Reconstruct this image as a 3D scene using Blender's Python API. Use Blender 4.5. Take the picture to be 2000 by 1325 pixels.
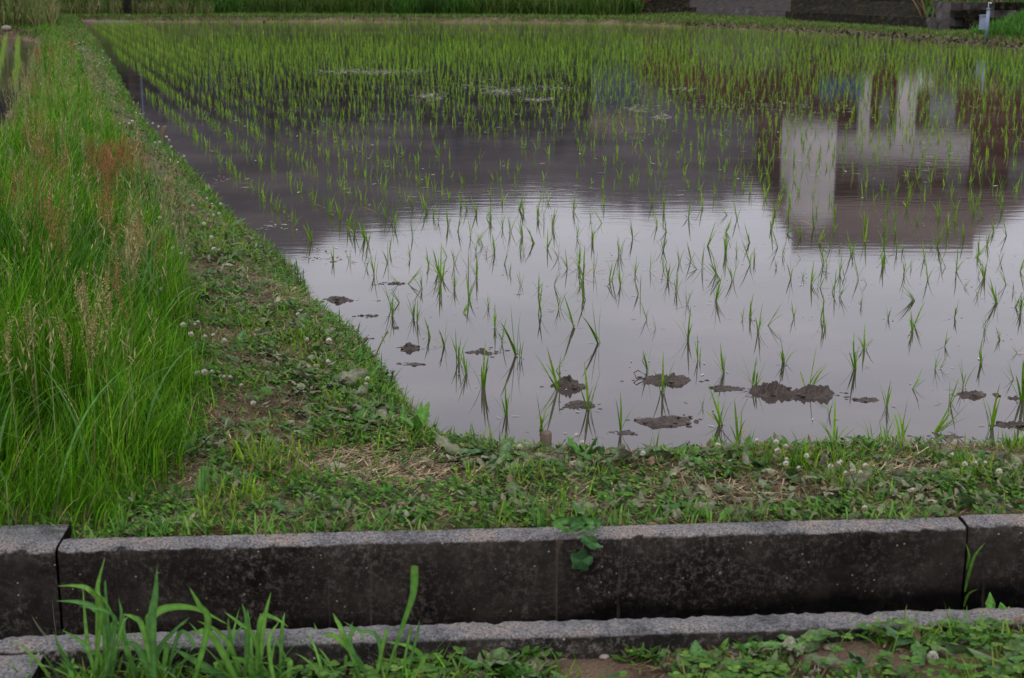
import bpy, math, random
import numpy as np
from mathutils import Vector, noise as mnoise
random.seed(7); rng = np.random.default_rng(11)
S = bpy.context.scene
for o in list(bpy.data.objects): bpy.data.objects.remove(o)

# ------------------------------------------------------------------ camera, sky, sun, exposure
CAMZ = 1.45; F = 2900.0; PITCH = math.atan(702/F)
cd = bpy.data.cameras.new('camera'); cam = bpy.data.objects.new('camera', cd); S.collection.objects.link(cam)
cam.location = (0, 0, CAMZ); cam.rotation_euler = (math.pi/2-PITCH, 0, 0)
cd.sensor_width = 36; cd.lens = 36*F/2000; cd.clip_start = .05; cd.clip_end = 3000
cd.dof.use_dof = True; cd.dof.focus_distance = 6.0; cd.dof.aperture_fstop = 9.0
S.camera = cam
SUN_EL, SUN_AZ = math.radians(58), math.radians(200)
W = bpy.data.worlds.new('World'); S.world = W; W.use_nodes = True
nt = W.node_tree; nt.nodes.clear()
def N(t, ty, **kw):
    n = t.nodes.new(ty)
    for k, v in kw.items(): setattr(n, k, v)
    return n
sky = N(nt, 'ShaderNodeTexSky', sky_type='NISHITA', sun_disc=False, sun_elevation=SUN_EL, sun_rotation=SUN_AZ, air_density=1.5, dust_density=3)
hsv = N(nt, 'ShaderNodeHueSaturation'); hsv.inputs['Saturation'].default_value = .25; hsv.inputs['Value'].default_value = .6
tc = N(nt, 'ShaderNodeTexCoord'); sx = N(nt, 'ShaderNodeSeparateXYZ')
ramp = N(nt, 'ShaderNodeMapRange'); ramp.inputs['From Min'].default_value = 0; ramp.inputs['From Max'].default_value = 1
ramp.inputs['To Min'].default_value = 10.; ramp.inputs['To Max'].default_value = 16.
nz = N(nt, 'ShaderNodeTexNoise'); nz.inputs['Scale'].default_value = 2.2; nz.inputs['Detail'].default_value = 4
nzr = N(nt, 'ShaderNodeMapRange'); nzr.inputs['To Min'].default_value = .88; nzr.inputs['To Max'].default_value = 1.12
mul = N(nt, 'ShaderNodeMath', operation='MULTIPLY')
comb = N(nt, 'ShaderNodeVectorMath', operation='SCALE'); comb.inputs[0].default_value = (.965, .96, 1.075)
mixw = N(nt, 'ShaderNodeMix', data_type='RGBA'); mixw.inputs[0].default_value = .85
bg = N(nt, 'ShaderNodeBackground'); bg.inputs['Strength'].default_value = .11
wo = N(nt, 'ShaderNodeOutputWorld')
L = nt.links.new
L(tc.outputs['Generated'], sx.inputs[0]); L(sx.outputs['Z'], ramp.inputs['Value']); L(tc.outputs['Generated'], nz.inputs['Vector'])
L(nz.outputs['Fac'], nzr.inputs['Value']); L(ramp.outputs[0], mul.inputs[0]); L(nzr.outputs[0], mul.inputs[1]); L(mul.outputs[0], comb.inputs['Scale'])
L(sky.outputs[0], hsv.inputs['Color']); L(hsv.outputs[0], mixw.inputs[6]); L(comb.outputs[0], mixw.inputs[7]); L(mixw.outputs[2], bg.inputs['Color']); L(bg.outputs[0], wo.inputs[0])
sl = bpy.data.lights.new('sun', 'SUN'); sl.energy = .6; sl.angle = math.radians(22); sl.color = (1, .96, .9)
so = bpy.data.objects.new('sun', sl); S.collection.objects.link(so)
sd = Vector((math.sin(SUN_AZ)*math.cos(SUN_EL), math.cos(SUN_AZ)*math.cos(SUN_EL), math.sin(SUN_EL)))
so.rotation_euler = sd.to_track_quat('Z', 'Y').to_euler()
S.view_settings.view_transform = 'Standard'; S.view_settings.look = 'None'; S.view_settings.exposure = .12; S.view_settings.gamma = 1
S.view_settings.use_curve_mapping = False
S.render.engine = 'CYCLES'; S.cycles.max_bounces = 7; S.cycles.diffuse_bounces = 3; S.cycles.glossy_bounces = 3
S.cycles.transmission_bounces = 3; S.cycles.use_denoising = True

# ------------------------------------------------------------------ helpers
cp, sp = math.cos(PITCH), math.sin(PITCH)
def ray(x, y):
    a = (x-1000)/F; b = (662.5-y)/F
    return (a, cp+b*sp, -sp+b*cp)
def gp(x, y, z=0.0):                      # ground point at height z seen at photograph pixel
    d = ray(x, y); t = (z-CAMZ)/d[2]
    return (d[0]*t, d[1]*t)
def at(x, y, Y):                          # point at distance Y seen at photograph pixel
    d = ray(x, y); t = Y/d[1]
    return Vector((d[0]*t, Y, CAMZ+d[2]*t))
def refl(x, y, Y):                        # point at distance Y whose mirror image shows at the pixel
    d = ray(x, y); t = Y/d[1]
    return Vector((d[0]*t, Y, -CAMZ-d[2]*t))
def topx(X, Y, Z):
    v = np.array([X, Y, Z-CAMZ]); fz = v[1]*cp-v[2]*sp; up = v[1]*sp+v[2]*cp
    return 1000+F*v[0]/fz, 662.5-F*up/fz

def tag(o, label=None, cat=None, group=None, kind=None):
    if label: o['label'] = label
    if cat: o['category'] = cat
    if group: o['group'] = group
    if kind: o['kind'] = kind
    return o
def link(name, me, parent=None, mat=None):
    o = bpy.data.objects.new(name, me); S.collection.objects.link(o)
    if parent: o.parent = parent
    if mat and me and not me.materials: me.materials.append(mat)
    return o
def empty(name, loc, rz=0):
    o = bpy.data.objects.new(name, None); S.collection.objects.link(o); o.location = loc; o.rotation_euler[2] = rz; o.empty_display_size = .05
    return o
def copy_tree(o, parent=None):
    c = o.copy(); S.collection.objects.link(c); c.parent = parent
    for ch in o.children: copy_tree(ch, c)
    return c

class Batch:
    def __init__(s): s.v = []; s.q = []; s.c = []; s.n = 0
    def add(s, v, q, c):
        s.v.append(v.reshape(-1, 3)); s.q.append(q.reshape(-1, 4)+s.n); s.c.append(c.reshape(-1, 3)); s.n += len(s.v[-1])
    def mesh(s, name, smooth=True):
        v = np.concatenate(s.v).astype(np.float32); q = np.concatenate(s.q).astype(np.int32); c = np.concatenate(s.c).astype(np.float32)
        me = bpy.data.meshes.new(name); me.vertices.add(len(v)); me.vertices.foreach_set('co', v.ravel())
        me.loops.add(q.size); me.loops.foreach_set('vertex_index', q.ravel()); me.polygons.add(len(q))
        me.polygons.foreach_set('loop_start', np.arange(0, q.size, 4, dtype=np.int32))
        me.polygons.foreach_set('use_smooth', np.full(len(q), smooth, dtype=bool))
        at_ = me.color_attributes.new('col', 'FLOAT_COLOR', 'POINT')
        at_.data.foreach_set('color', np.c_[c, np.ones(len(c))].astype(np.float32).ravel())
        me.update(calc_edges=True); return me
P_GRASS = lambda K: np.array([(.75+.5*t if t < .3 else 1.0-((t-.3)/.7)**2.2*.96) for t in np.linspace(0, 1, K+1)])
P_OVAL = lambda K: np.array([max(.12, math.sin(math.pi*(.06+.9*t**.85)))for t in np.linspace(0, 1, K+1)])
def ribbons(B, base, az, lean, curl, Ln, Wd, prof, col, tip=None, fold=0., roll=None, wav=0.):
    n = len(base); K = len(prof)-1
    d = np.stack([np.cos(az), np.sin(az), 0*az], 1); s0 = np.stack([-np.sin(az), np.cos(az), 0*az], 1)
    roll = np.zeros(n) if roll is None else roll
    nv = 3 if fold else 2
    V = np.zeros((n, K+1, nv, 3)); p = base.copy()
    for k in range(K+1):
        t = k/K; a = lean+curl*t**1.4
        tg = d*np.sin(a)[:, None]+np.array([0, 0, 1])*np.cos(a)[:, None]
        nr = d*np.cos(a)[:, None]-np.array([0, 0, 1])*np.sin(a)[:, None]
        sd_ = s0*np.cos(roll)[:, None]+nr*np.sin(roll)[:, None]; nn = nr*np.cos(roll)[:, None]-s0*np.sin(roll)[:, None]
        w = (Wd*prof[k]*.5)[:, None]
        if wav:
            off = nn*(np.sin(k*2.1+az*7)*wav*Wd)[:, None]
        else: off = 0
        V[:, k, 0] = p-sd_*w+off; V[:, k, -1] = p+sd_*w-off
        if fold: V[:, k, 1] = p-nn*(fold*Wd*prof[k])[:, None]
        if k < K:
            a2 = lean+curl*((k+.5)/K)**1.4
            p = p+(d*np.sin(a2)[:, None]+np.array([0, 0, 1])*np.cos(a2)[:, None])*(Ln/K)[:, None]
    i = np.arange(n)[:, None, None]*(K+1)*nv+np.arange(K)[None, :, None]*nv+np.arange(nv-1)[None, None, :]
    Q = np.stack([i, i+1, i+1+nv, i+nv], -1)
    tt = np.linspace(0, 1, K+1)[None, :, None, None]
    tip = col if tip is None else tip
    C = col[:, None, None, :]*(1-tt)+tip[:, None, None, :]*tt
    B.add(V, Q, np.broadcast_to(C, V.shape).copy())
def polyribbon(B, pts, w, col, blunt=False, side=None, fold=.12):   # one leaf along a smooth 3-D curve
    pts = [Vector(p) for p in pts]; out = []
    P = [pts[0]*2-pts[1]]+pts+[pts[-1]*2-pts[-2]]
    for i in range(1, len(P)-2):
        for k in range(5):
            t = k/5; a, b, c, d = P[i-1:i+3]
            out.append(.5*((2*b)+(c-a)*t+(2*a-5*b+4*c-d)*t*t+(3*b-a-3*c+d)*t**3))
    out.append(pts[-1]); n = len(out); v = []; cc = []
    for i, p in enumerate(out):
        tg = (out[min(i+1, n-1)]-out[max(i-1, 0)]).normalized()
        s = tg.cross(side or Vector((0, -1, .35))).normalized(); nn = s.cross(tg)
        t = i/(n-1)
        pr = (.55+.45*min(1, t*3))*((.42+.62*t**1.3-.22*max(0, t-.88)/.12) if blunt else (1-max(0, (t-.35)/.65)**1.7*.97))
        v += [p-s*w*pr/2, p-nn*w*fold*pr, p+s*w*pr/2]
        g = .85+.3*t+.08*math.sin(i*2.3+col[0]*900); cc += [[col[0]*g*(1.25 if t > .93 else 1), col[1]*g, col[2]*g*(1.1 if t > .93 else 1)]]*3
        cc[-2] = [min(1, c*1.4) for c in cc[-2]]; cc[-1] = [c*.92 for c in cc[-1]]
    q = []
    for i in range(n-1):
        for j in range(2): q.append([i*3+j, i*3+j+1, i*3+4+j, i*3+3+j])
    B.add(np.array([list(p) for p in v]), np.array(q), np.array(cc))
def U(a, b, n): return rng.uniform(a, b, n)
def pick(cols, n, var=.18, w=None):
    c = np.array(cols, float)[rng.choice(len(cols), n, p=w)]
    return c*(1+rng.normal(0, var, (n, 1)))*(1+rng.normal(0, var*.35, (n, 3)))

# noise on arrays (sum of sines, cheap and smooth) and value noise
_G = rng.random((256, 256))
def vnoise(x, y, s=1., o=0):
    x = np.asarray(x)*s+o*17.3+500; y = np.asarray(y)*s+o*9.1+500; xi = np.floor(x).astype(int); yi = np.floor(y).astype(int); fx = x-xi; fy = y-yi
    fx = fx*fx*(3-2*fx); fy = fy*fy*(3-2*fy); g = lambda a, b: _G[a % 256, b % 256]
    return (g(xi, yi)*(1-fx)+g(xi+1, yi)*fx)*(1-fy)+(g(xi, yi+1)*(1-fx)+g(xi+1, yi+1)*fx)*fy
def fbm(x, y, s=1., o=0, oct=4):
    r = 0; a = .5
    for k in range(oct): r = r+a*vnoise(x, y, s*2**k, o+k); a *= .5
    return r/(1-.5**oct)

# ------------------------------------------------------------------ materials
def newmat(name):
    m = bpy.data.materials.new(name); m.use_nodes = True; t = m.node_tree
    return m, t, t.nodes['Principled BSDF'], t.nodes['Material Output']
def leafmat(name, rough=.5, trans=.3, spec=.4, nscale=60., nvar=.25):
    m, t, b, out = newmat(name); l = t.links.new
    a = N(t, 'ShaderNodeAttribute', attribute_name='col'); tc = N(t, 'ShaderNodeTexCoord')
    n = N(t, 'ShaderNodeTexNoise'); n.inputs['Scale'].default_value = nscale; n.inputs['Detail'].default_value = 2
    mr = N(t, 'ShaderNodeMapRange'); mr.inputs['From Min'].default_value = .3; mr.inputs['From Max'].default_value = .7; mr.inputs['To Min'].default_value = 1-nvar; mr.inputs['To Max'].default_value = 1+nvar
    sc = N(t, 'ShaderNodeVectorMath', operation='SCALE')
    l(tc.outputs['Object'], n.inputs['Vector']); l(n.outputs[0], mr.inputs[0]); l(a.outputs['Color'], sc.inputs[0]); l(mr.outputs[0], sc.inputs['Scale'])
    l(sc.outputs[0], b.inputs['Base Color']); b.inputs['Roughness'].default_value = rough; b.inputs['Specular IOR Level'].default_value = spec
    if trans:
        tr = N(t, 'ShaderNodeBsdfTranslucent'); mx = N(t, 'ShaderNodeMixShader'); mx.inputs[0].default_value = trans
        l(sc.outputs[0], tr.inputs['Color']); l(b.outputs[0], mx.inputs[1]); l(tr.outputs[0], mx.inputs[2]); l(mx.outputs[0], out.inputs['Surface'])
    return m
M_leaf = leafmat('leaf', .6, .32, .13); M_broad = leafmat('broad_leaf', .7, .12, .15, 90, .35); M_dry = leafmat('dry_plant', .8, .1, .2)
M_flower = leafmat('petals', .7, .25, .2, 200, .12); M_matte = leafmat('matte', .9, 0, .2, 8, .15)
def noisecol(t, scale, cols, detail=6, coord='Object', vec=None, rough=.6):
    tc = N(t, 'ShaderNodeTexCoord'); n = N(t, 'ShaderNodeTexNoise'); n.inputs['Scale'].default_value = scale; n.inputs['Detail'].default_value = detail; n.inputs['Roughness'].default_value = rough
    src = tc.outputs[coord]
    if vec:
        mp = N(t, 'ShaderNodeMapping'); mp.inputs['Scale'].default_value = vec; t.links.new(src, mp.inputs[0]); src = mp.outputs[0]
    t.links.new(src, n.inputs['Vector'])
    r = N(t, 'ShaderNodeValToRGB'); e = r.color_ramp.elements
    while len(e) < len(cols): e.new(.5)
    for k, (p, c) in enumerate(cols): e[k].position = p; e[k].color = (*c, 1)
    t.links.new(n.outputs[0], r.inputs[0]); return n, r
def mixrgb(t, a, b, f, mode='MIX'):
    m = N(t, 'ShaderNodeMix', data_type='RGBA', blend_type=mode)
    for s, i in ((f, 0), (a, 6), (b, 7)):
        if hasattr(s, 'is_linked') or isinstance(s, bpy.types.NodeSocket): t.links.new(s, m.inputs[i])
        elif isinstance(s, (int, float)): m.inputs[i].default_value = s
        else: m.inputs[i].default_value = (*s, 1)
    return m.outputs[2]
def bump(t, b, src, strength, dist):
    bn = N(t, 'ShaderNodeBump'); bn.inputs['Strength'].default_value = strength; bn.inputs['Distance'].default_value = dist
    t.links.new(src, bn.inputs['Height']); t.links.new(bn.outputs[0], b.inputs['Normal']); return bn
# soil
M_soil, t, b, _ = newmat('soil')
n1, r1 = noisecol(t, 3.5, [(.3, (.085, .058, .038)), (.5, (.13, .09, .06)), (.72, (.2, .145, .1))], 8)
n2, r2 = noisecol(t, 1.4, [(.5, (0, 0, 0)), (.68, (.7, .7, .7))], 4)
n3, r3 = noisecol(t, 160, [(.3, (.5, .5, .5)), (.7, (1.3, 1.3, 1.3))], 4)
c = mixrgb(t, r1.outputs[0], (.07, .065, .03), r2.outputs[0]); c2 = mixrgb(t, c, r3.outputs[0], 1.0, 'MULTIPLY')
t.links.new(c2, b.inputs['Base Color']); b.inputs['Roughness'].default_value = .95; b.inputs['Specular IOR Level'].default_value = .12; bump(t, b, n3.outputs[0], .8, .01)
# water
def watermat(name, base, calm=(.02, .12)):
    m, t, b, _ = newmat(name); l = t.links.new
    nn, rr = noisecol(t, .9, [(.35, tuple(v*.6 for v in base)), (.5, base), (.68, tuple(v*1.7 for v in base))], 5)
    l(rr.outputs[0], b.inputs['Base Color']); b.inputs['Roughness'].default_value = .045; b.inputs['IOR'].default_value = 1.33; b.inputs['Specular IOR Level'].default_value = .5
    tc = N(t, 'ShaderNodeTexCoord'); sx = N(t, 'ShaderNodeSeparateXYZ'); l(tc.outputs['Object'], sx.inputs[0])
    # wind reaches the far, open water more than the sheltered near corner
    mr = N(t, 'ShaderNodeMapRange'); mr.inputs['From Min'].default_value = 6.5; mr.inputs['From Max'].default_value = 11; mr.inputs['To Min'].default_value = calm[0]; mr.inputs['To Max'].default_value = calm[1]
    l(sx.outputs['Y'], mr.inputs[0])
    mf = N(t, 'ShaderNodeMapRange'); mf.inputs['From Min'].default_value = 26; mf.inputs['From Max'].default_value = 44; mf.inputs['To Min'].default_value = 0; mf.inputs['To Max'].default_value = 1.7
    l(sx.outputs['Y'], mf.inputs[0])
    pt, pr = noisecol(t, .22, [(.4, (.15, .15, .15)), (.62, (1, 1, 1))], 3, vec=(.35, 1, 1))
    m2 = N(t, 'ShaderNodeMath', operation='MULTIPLY'); l(mf.outputs[0], m2.inputs[0]); l(pr.outputs[0], m2.inputs[1])
    m3 = N(t, 'ShaderNodeMath', operation='ADD'); l(mr.outputs[0], m3.inputs[0]); l(m2.outputs[0], m3.inputs[1])
    w1, _ = noisecol(t, 5, [(0, (0, 0, 0)), (1, (1, 1, 1))], 3, vec=(.8, 2.6, 1), rough=.45)
    bn = bump(t, b, w1.outputs[0], 1, .01); 
    m4 = N(t, 'ShaderNodeMath', operation='MULTIPLY'); l(m3.outputs[0], m4.inputs[0]); m4.inputs[1].default_value = .5; l(m4.outputs[0], bn.inputs['Strength'])
    return m
M_water = watermat('paddy_water', (.038, .031, .027)); M_dark = watermat('gutter_water', (.006, .005, .004))
# concrete
def concrete(name, face, speck, top, speckw=.5, dark=1.):
    m, t, b, _ = newmat(name); l = t.links.new
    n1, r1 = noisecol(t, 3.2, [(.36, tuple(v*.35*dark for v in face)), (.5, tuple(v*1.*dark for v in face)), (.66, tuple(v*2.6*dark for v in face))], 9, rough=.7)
    n2, r2 = noisecol(t, 70, [(.5, (0, 0, 0)), (.64, (1, 1, 1))], 10, rough=.85)
    n4, r4 = noisecol(t, 1.9, [(.36, (.12,)*3), (.62, (1.,)*3)], 5, vec=(3, 3, 1.4))
    f = N(t, 'ShaderNodeMath', operation='MULTIPLY'); f.use_clamp = True; l(r2.outputs[0], f.inputs[0]); l(r4.outputs[0], f.inputs[1])
    c = mixrgb(t, r1.outputs[0], speck, f.outputs[0])
    v = N(t, 'ShaderNodeTexVoronoi'); v.inputs['Scale'].default_value = 55; tc = N(t, 'ShaderNodeTexCoord'); l(tc.outputs['Object'], v.inputs['Vector'])
    vr = N(t, 'ShaderNodeMapRange'); vr.inputs['From Min'].default_value = .1; vr.inputs['From Max'].default_value = .16; vr.inputs['To Min'].default_value = 1; vr.inputs['To Max'].default_value = 0; l(v.outputs['Distance'], vr.inputs[0])
    vs = N(t, 'ShaderNodeSeparateColor'); l(v.outputs['Color'], vs.inputs[0]); gt = N(t, 'ShaderNodeMath', operation='GREATER_THAN'); gt.inputs[1].default_value = .8; l(vs.outputs[0], gt.inputs[0])
    g2 = N(t, 'ShaderNodeMath', operation='MULTIPLY'); l(gt.outputs[0], g2.inputs[0]); l(vr.outputs[0], g2.inputs[1])
    c = mixrgb(t, c, tuple(min(.5, x*1.6) for x in speck), g2.outputs[0])
    # wet algae band low on the face and pale lime runs down it
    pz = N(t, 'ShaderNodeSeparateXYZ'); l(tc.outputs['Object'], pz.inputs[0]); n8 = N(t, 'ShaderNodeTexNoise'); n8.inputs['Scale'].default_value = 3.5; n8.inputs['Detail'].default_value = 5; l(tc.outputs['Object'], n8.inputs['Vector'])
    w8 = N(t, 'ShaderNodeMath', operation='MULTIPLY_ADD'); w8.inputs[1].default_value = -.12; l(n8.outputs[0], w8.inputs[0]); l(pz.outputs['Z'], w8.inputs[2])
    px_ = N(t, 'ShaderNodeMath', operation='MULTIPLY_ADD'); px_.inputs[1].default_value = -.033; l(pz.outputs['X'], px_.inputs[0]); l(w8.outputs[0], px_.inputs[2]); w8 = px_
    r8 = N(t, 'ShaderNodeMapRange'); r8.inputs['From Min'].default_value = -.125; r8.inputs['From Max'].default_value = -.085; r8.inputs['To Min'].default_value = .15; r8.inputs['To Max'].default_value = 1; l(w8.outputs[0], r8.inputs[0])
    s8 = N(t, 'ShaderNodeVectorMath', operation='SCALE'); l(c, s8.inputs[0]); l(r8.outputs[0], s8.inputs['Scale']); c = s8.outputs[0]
    n9, r9 = noisecol(t, 1.0, [(.64, (0, 0, 0)), (.72, (1, 1, 1))], 3, vec=(26, 26, 1.1)); f9 = N(t, 'ShaderNodeMath', operation='MULTIPLY'); f9.inputs[1].default_value = .35; l(r9.outputs[0], f9.inputs[0])
    c = mixrgb(t, c, (.16, .125, .09), f9.outputs[0])
    # worn top: clean concrete with earth smears
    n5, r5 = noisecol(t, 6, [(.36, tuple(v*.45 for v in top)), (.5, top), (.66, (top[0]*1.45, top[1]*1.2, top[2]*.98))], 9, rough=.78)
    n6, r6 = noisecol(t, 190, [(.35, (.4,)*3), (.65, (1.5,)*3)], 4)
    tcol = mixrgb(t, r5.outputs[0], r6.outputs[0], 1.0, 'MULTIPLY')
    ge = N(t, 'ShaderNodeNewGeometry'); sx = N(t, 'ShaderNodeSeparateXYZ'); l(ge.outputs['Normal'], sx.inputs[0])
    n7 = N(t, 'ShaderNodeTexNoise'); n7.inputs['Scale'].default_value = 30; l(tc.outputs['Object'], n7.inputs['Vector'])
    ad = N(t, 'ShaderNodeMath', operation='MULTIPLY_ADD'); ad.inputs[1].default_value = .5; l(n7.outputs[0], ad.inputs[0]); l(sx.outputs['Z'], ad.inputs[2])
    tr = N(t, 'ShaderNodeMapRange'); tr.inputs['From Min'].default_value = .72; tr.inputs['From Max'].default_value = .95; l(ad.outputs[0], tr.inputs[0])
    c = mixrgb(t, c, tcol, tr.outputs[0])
    l(c, b.inputs['Base Color']); b.inputs['Roughness'].default_value = .95; b.inputs['Specular IOR Level'].default_value = .07
    bump(t, b, n2.outputs[0], .9, .004); return m
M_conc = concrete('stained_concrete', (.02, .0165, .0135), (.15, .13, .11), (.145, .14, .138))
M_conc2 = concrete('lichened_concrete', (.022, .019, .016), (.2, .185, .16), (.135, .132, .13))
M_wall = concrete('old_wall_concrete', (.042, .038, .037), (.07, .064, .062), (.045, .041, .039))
# moss-blackened retaining wall
M_moss, t, b, _ = newmat('mossy_wall'); l = t.links.new
n1, r1 = noisecol(t, 1.6, [(.5, (.005, .005, .004)), (.59, (.014, .012, .009)), (.66, (.055, .05, .045))], 10, vec=(1.6, 1.6, .8), rough=.8)
n2, r2 = noisecol(t, 9, [(.5, (0, 0, 0)), (.75, (1, 1, 1))], 4)
c = mixrgb(t, r1.outputs[0], (.05, .045, .012), r2.outputs[0]); l(c, b.inputs['Base Color']); b.inputs['Roughness'].default_value = .95; b.inputs['Specular IOR Level'].default_value = .08; bump(t, b, n1.outputs[0], 1, .06)
# mud
M_mud, t, b, _ = newmat('wet_mud')
n1, r1 = noisecol(t, 40, [(.3, (.02, .013, .009)), (.7, (.062, .044, .032))], 7)
t.links.new(r1.outputs[0], b.inputs['Base Color']); b.inputs['Roughness'].default_value = .55; b.inputs['Specular IOR Level'].default_value = .35; bump(t, b, n1.outputs[0], 1, .012)
def flat(name, cols, scale=3., rough=.7, vec=None, metal=0, bmp=.3, det=6):
    m, t, b, _ = newmat(name); n, r = noisecol(t, scale, cols, det, vec=vec); t.links.new(r.outputs[0], b.inputs['Base Color'])
    b.inputs['Roughness'].default_value = rough; b.inputs['Metallic'].default_value = metal; b.inputs['Specular IOR Level'].default_value = .5 if rough < .3 else .12
    if bmp: bump(t, b, n.outputs[0], bmp, .02)
    return m
M_wood = flat('weathered_wood', [(.3, (.05, .037, .026)), (.7, (.16, .125, .09))], 20, .85, (1, 1, .15))
M_brownwall = flat('brown_boards', [(.3, (.05, .014, .008)), (.7, (.095, .03, .018))], 2, .7, (6, 1, .3))
M_plaster = flat('white_plaster', [(.3, (.40, .37, .36)), (.55, (.5, .47, .46)), (.7, (.56, .54, .53))], .8, .8)
M_roof = flat('roof_tiles', [(.3, (.06, .036, .03)), (.7, (.105, .068, .06))], 3, .6)
M_glass = flat('window_glass', [(.3, (.12, .13, .15)), (.7, (.2, .21, .24))], 1, .1, bmp=0)
M_blue = flat('blue_sheet', [(.3, (.03, .07, .15)), (.7, (.05, .1, .2))], 3, .5)
M_slate = flat('slate_blue_siding', [(.3, (.045, .065, .09)), (.7, (.065, .09, .125))], 2, .6, (4, 1, .3))
M_hill = flat('forest_hill', [(.32, (.026, .024, .028)), (.5, (.042, .039, .045)), (.7, (.06, .056, .062))], .05, .95, bmp=0, det=9)
M_pvc = flat('grey_plastic', [(.3, (.16, .2, .27)), (.7, (.24, .28, .36))], 4, .5)
M_white = flat('white_paint', [(.3, (.7, .7, .68)), (.7, (.8, .8, .78))], 4, .6)
M_pole = flat('dark_pole', [(.3, (.03, .024, .024)), (.7, (.06, .05, .048))], 4, .8)
M_stone = flat('pebble', [(.3, (.16, .13, .11)), (.7, (.32, .28, .24))], 30, .85)

# ------------------------------------------------------------------ terrain
A_PX = [(158, 43), (172, 60), (190, 85), (212, 120), (232, 155), (258, 205), (280, 240), (308, 272), (345, 308), (385, 350), (418, 392), (452, 428), (485, 465), (530, 492), (568, 520),
        (588, 560), (603, 592), (645, 624), (690, 655), (725, 702), (758, 752), (792, 800), (832, 852), (885, 880), (960, 897), (1040, 910), (1200, 913), (1400, 905), (1600, 900), (1800, 897), (2000, 893), (3200, 875),
        (2900, 165), (2500, 132), (2000, 98), (1800, 80), (1650, 69), (1500, 60), (1350, 53), (1200, 47.5), (1000, 44.5), (600, 43), (158, 43)]
A = np.array([gp(x, y) for x, y in A_PX[:-1]])
B_PX = [(-300, 330), (-40, 330), (14, 235), (50, 160), (66, 105), (72, 82), (30, 75.5), (-200, 76), (-600, 78)]
ZB = -.06
Bp = np.array([gp(x, y, ZB) for x, y in B_PX])
def sdist(poly, X, Y):                    # signed distance: negative inside
    X = np.asarray(X, float); Y = np.asarray(Y, float); d = np.full(X.shape, 1e9); ins = np.zeros(X.shape, bool)
    n = len(poly)
    for i in range(n):
        x0, y0 = poly[i]; x1, y1 = poly[(i+1) % n]; ex, ey = x1-x0, y1-y0
        t = np.clip(((X-x0)*ex+(Y-y0)*ey)/(ex*ex+ey*ey), 0, 1)
        d = np.minimum(d, np.hypot(X-x0-t*ex, Y-y0-t*ey))
        if y0 != y1: ins ^= ((y0 > Y) != (y1 > Y)) & (X < (x1-x0)*(Y-y0)/(y1-y0)+x0)
    return np.where(ins, -d, d)
ss = lambda a, b, x: (lambda t: t*t*(3-2*t))(np.clip((x-a)/(b-a), 0, 1))
ZG = .15                                   # top of the gutter
G_in = [gp(x, y, ZG) for x, y in ((110, 1072), (700, 1064), (1893, 1028))]     # far wall, inner top edge
gN = np.array(G_in[0]); gF = np.array(G_in[2]); gdir = (gF-gN)/np.linalg.norm(gF-gN); gnrm = np.array([-gdir[1], gdir[0]])
n0 = np.array(gp(700, 1217, ZG)); GW = float(-(n0-gN)@gnrm)                   # clear width of the gutter
def gco(X, Y): return (X-gN[0])*gdir[0]+(Y-gN[1])*gdir[1], (X-gN[0])*gnrm[0]+(Y-gN[1])*gnrm[1]
TF, TN = .075, .085
FY = gp(600, 43)[1]
def height(X, Y):
    X = np.asarray(X, float); Y = np.asarray(Y, float)
    wob = (fbm(X, Y, 2.2, 3)-.5)*.12*np.clip(Y/6, .6, 2)
    dA = sdist(A, X, Y)+wob*.6; dB = sdist(Bp, X, Y)+wob*.6
    bank = .13+.05*ss(3.8, 6, Y)+.03*(fbm(X, Y, 1.3, 9)-.5)+.025*(fbm(X, Y, 7, 2)-.5)
    bank = bank*1.0
    hA = np.where(dA < 0, -.14*ss(0, .5, -dA)-.005, bank*ss(-.02, .3, dA)-.005)
    hB = np.where(dB < 0, ZB-.12*ss(0, .5, -dB)-.005, ZB-.005+(bank-ZB)*ss(-.02, .35, dB))
    h = np.where(dB < .4, np.minimum(hA, hB), hA)
    # far country beyond the low bank rises into a slope
    out = ss(1.0, 5, dA)*ss(FY-3, FY+3, Y+.0*X)
    h = h+out*(.9+.6*(fbm(X, Y, .25, 5)-.4))
    # ground at foot of retaining wall, right
    rgt = ss(.8, 4, dA)*ss(2, 6, X)*(Y > 20)*(1-ss(FY-3, FY+3, Y))
    h = h+rgt*.28
    mx, my = gp(2030, 62, .35)
    h = h+.62*np.exp(-(((X-mx-1.2)/2.4)**2+((Y-my-.6)/1.9)**2)**1.2)*ss(.1, 1.6, dA)
    lx, ly = gp(-10, 20, .8)
    h = h+1.0*np.exp(-(((X-lx+2.5)/5.5)**2+((Y-46)/5.5)**2)**1.3)*ss(.2, 2.5, dA)*ss(.2, 2, dB)
    # near side of the gutter
    a, n = gco(X, Y); wn = -GW-TN
    left = a < 0
    near = n < wn+.03-np.where(left, .12, 0)
    h = np.where((n < .03) & (Y < 8), -.7, h); h = np.where(near & (Y < 8), ZG-np.interp(X, [-.6, .3, .9], [.075, .05, .03])+.03*(fbm(X, Y, 4, 6)-.5)-.02*(fbm(X, Y, 1.5, 8)-.5), h)
    h = np.where(left & (n >= .03) & (n < .12) & (Y < 8), np.minimum(h, ZG-.03), h)
    return h
ys = np.concatenate([np.arange(1.2, 5.6, .016), 5.6*1.0125**np.arange(0, 390)])
us = np.concatenate([np.linspace(-1.6, -.5, 30)[:-1], np.linspace(-.5, .5, 230), np.linspace(.5, 1.6, 30)[1:]])
YY, UU = np.meshgrid(ys, us, indexing='ij'); XX = UU*(YY+1.5)
ZZ = height(XX, YY)
nr, nc = XX.shape; idx = np.arange(nr*nc).reshape(nr, nc)
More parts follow.
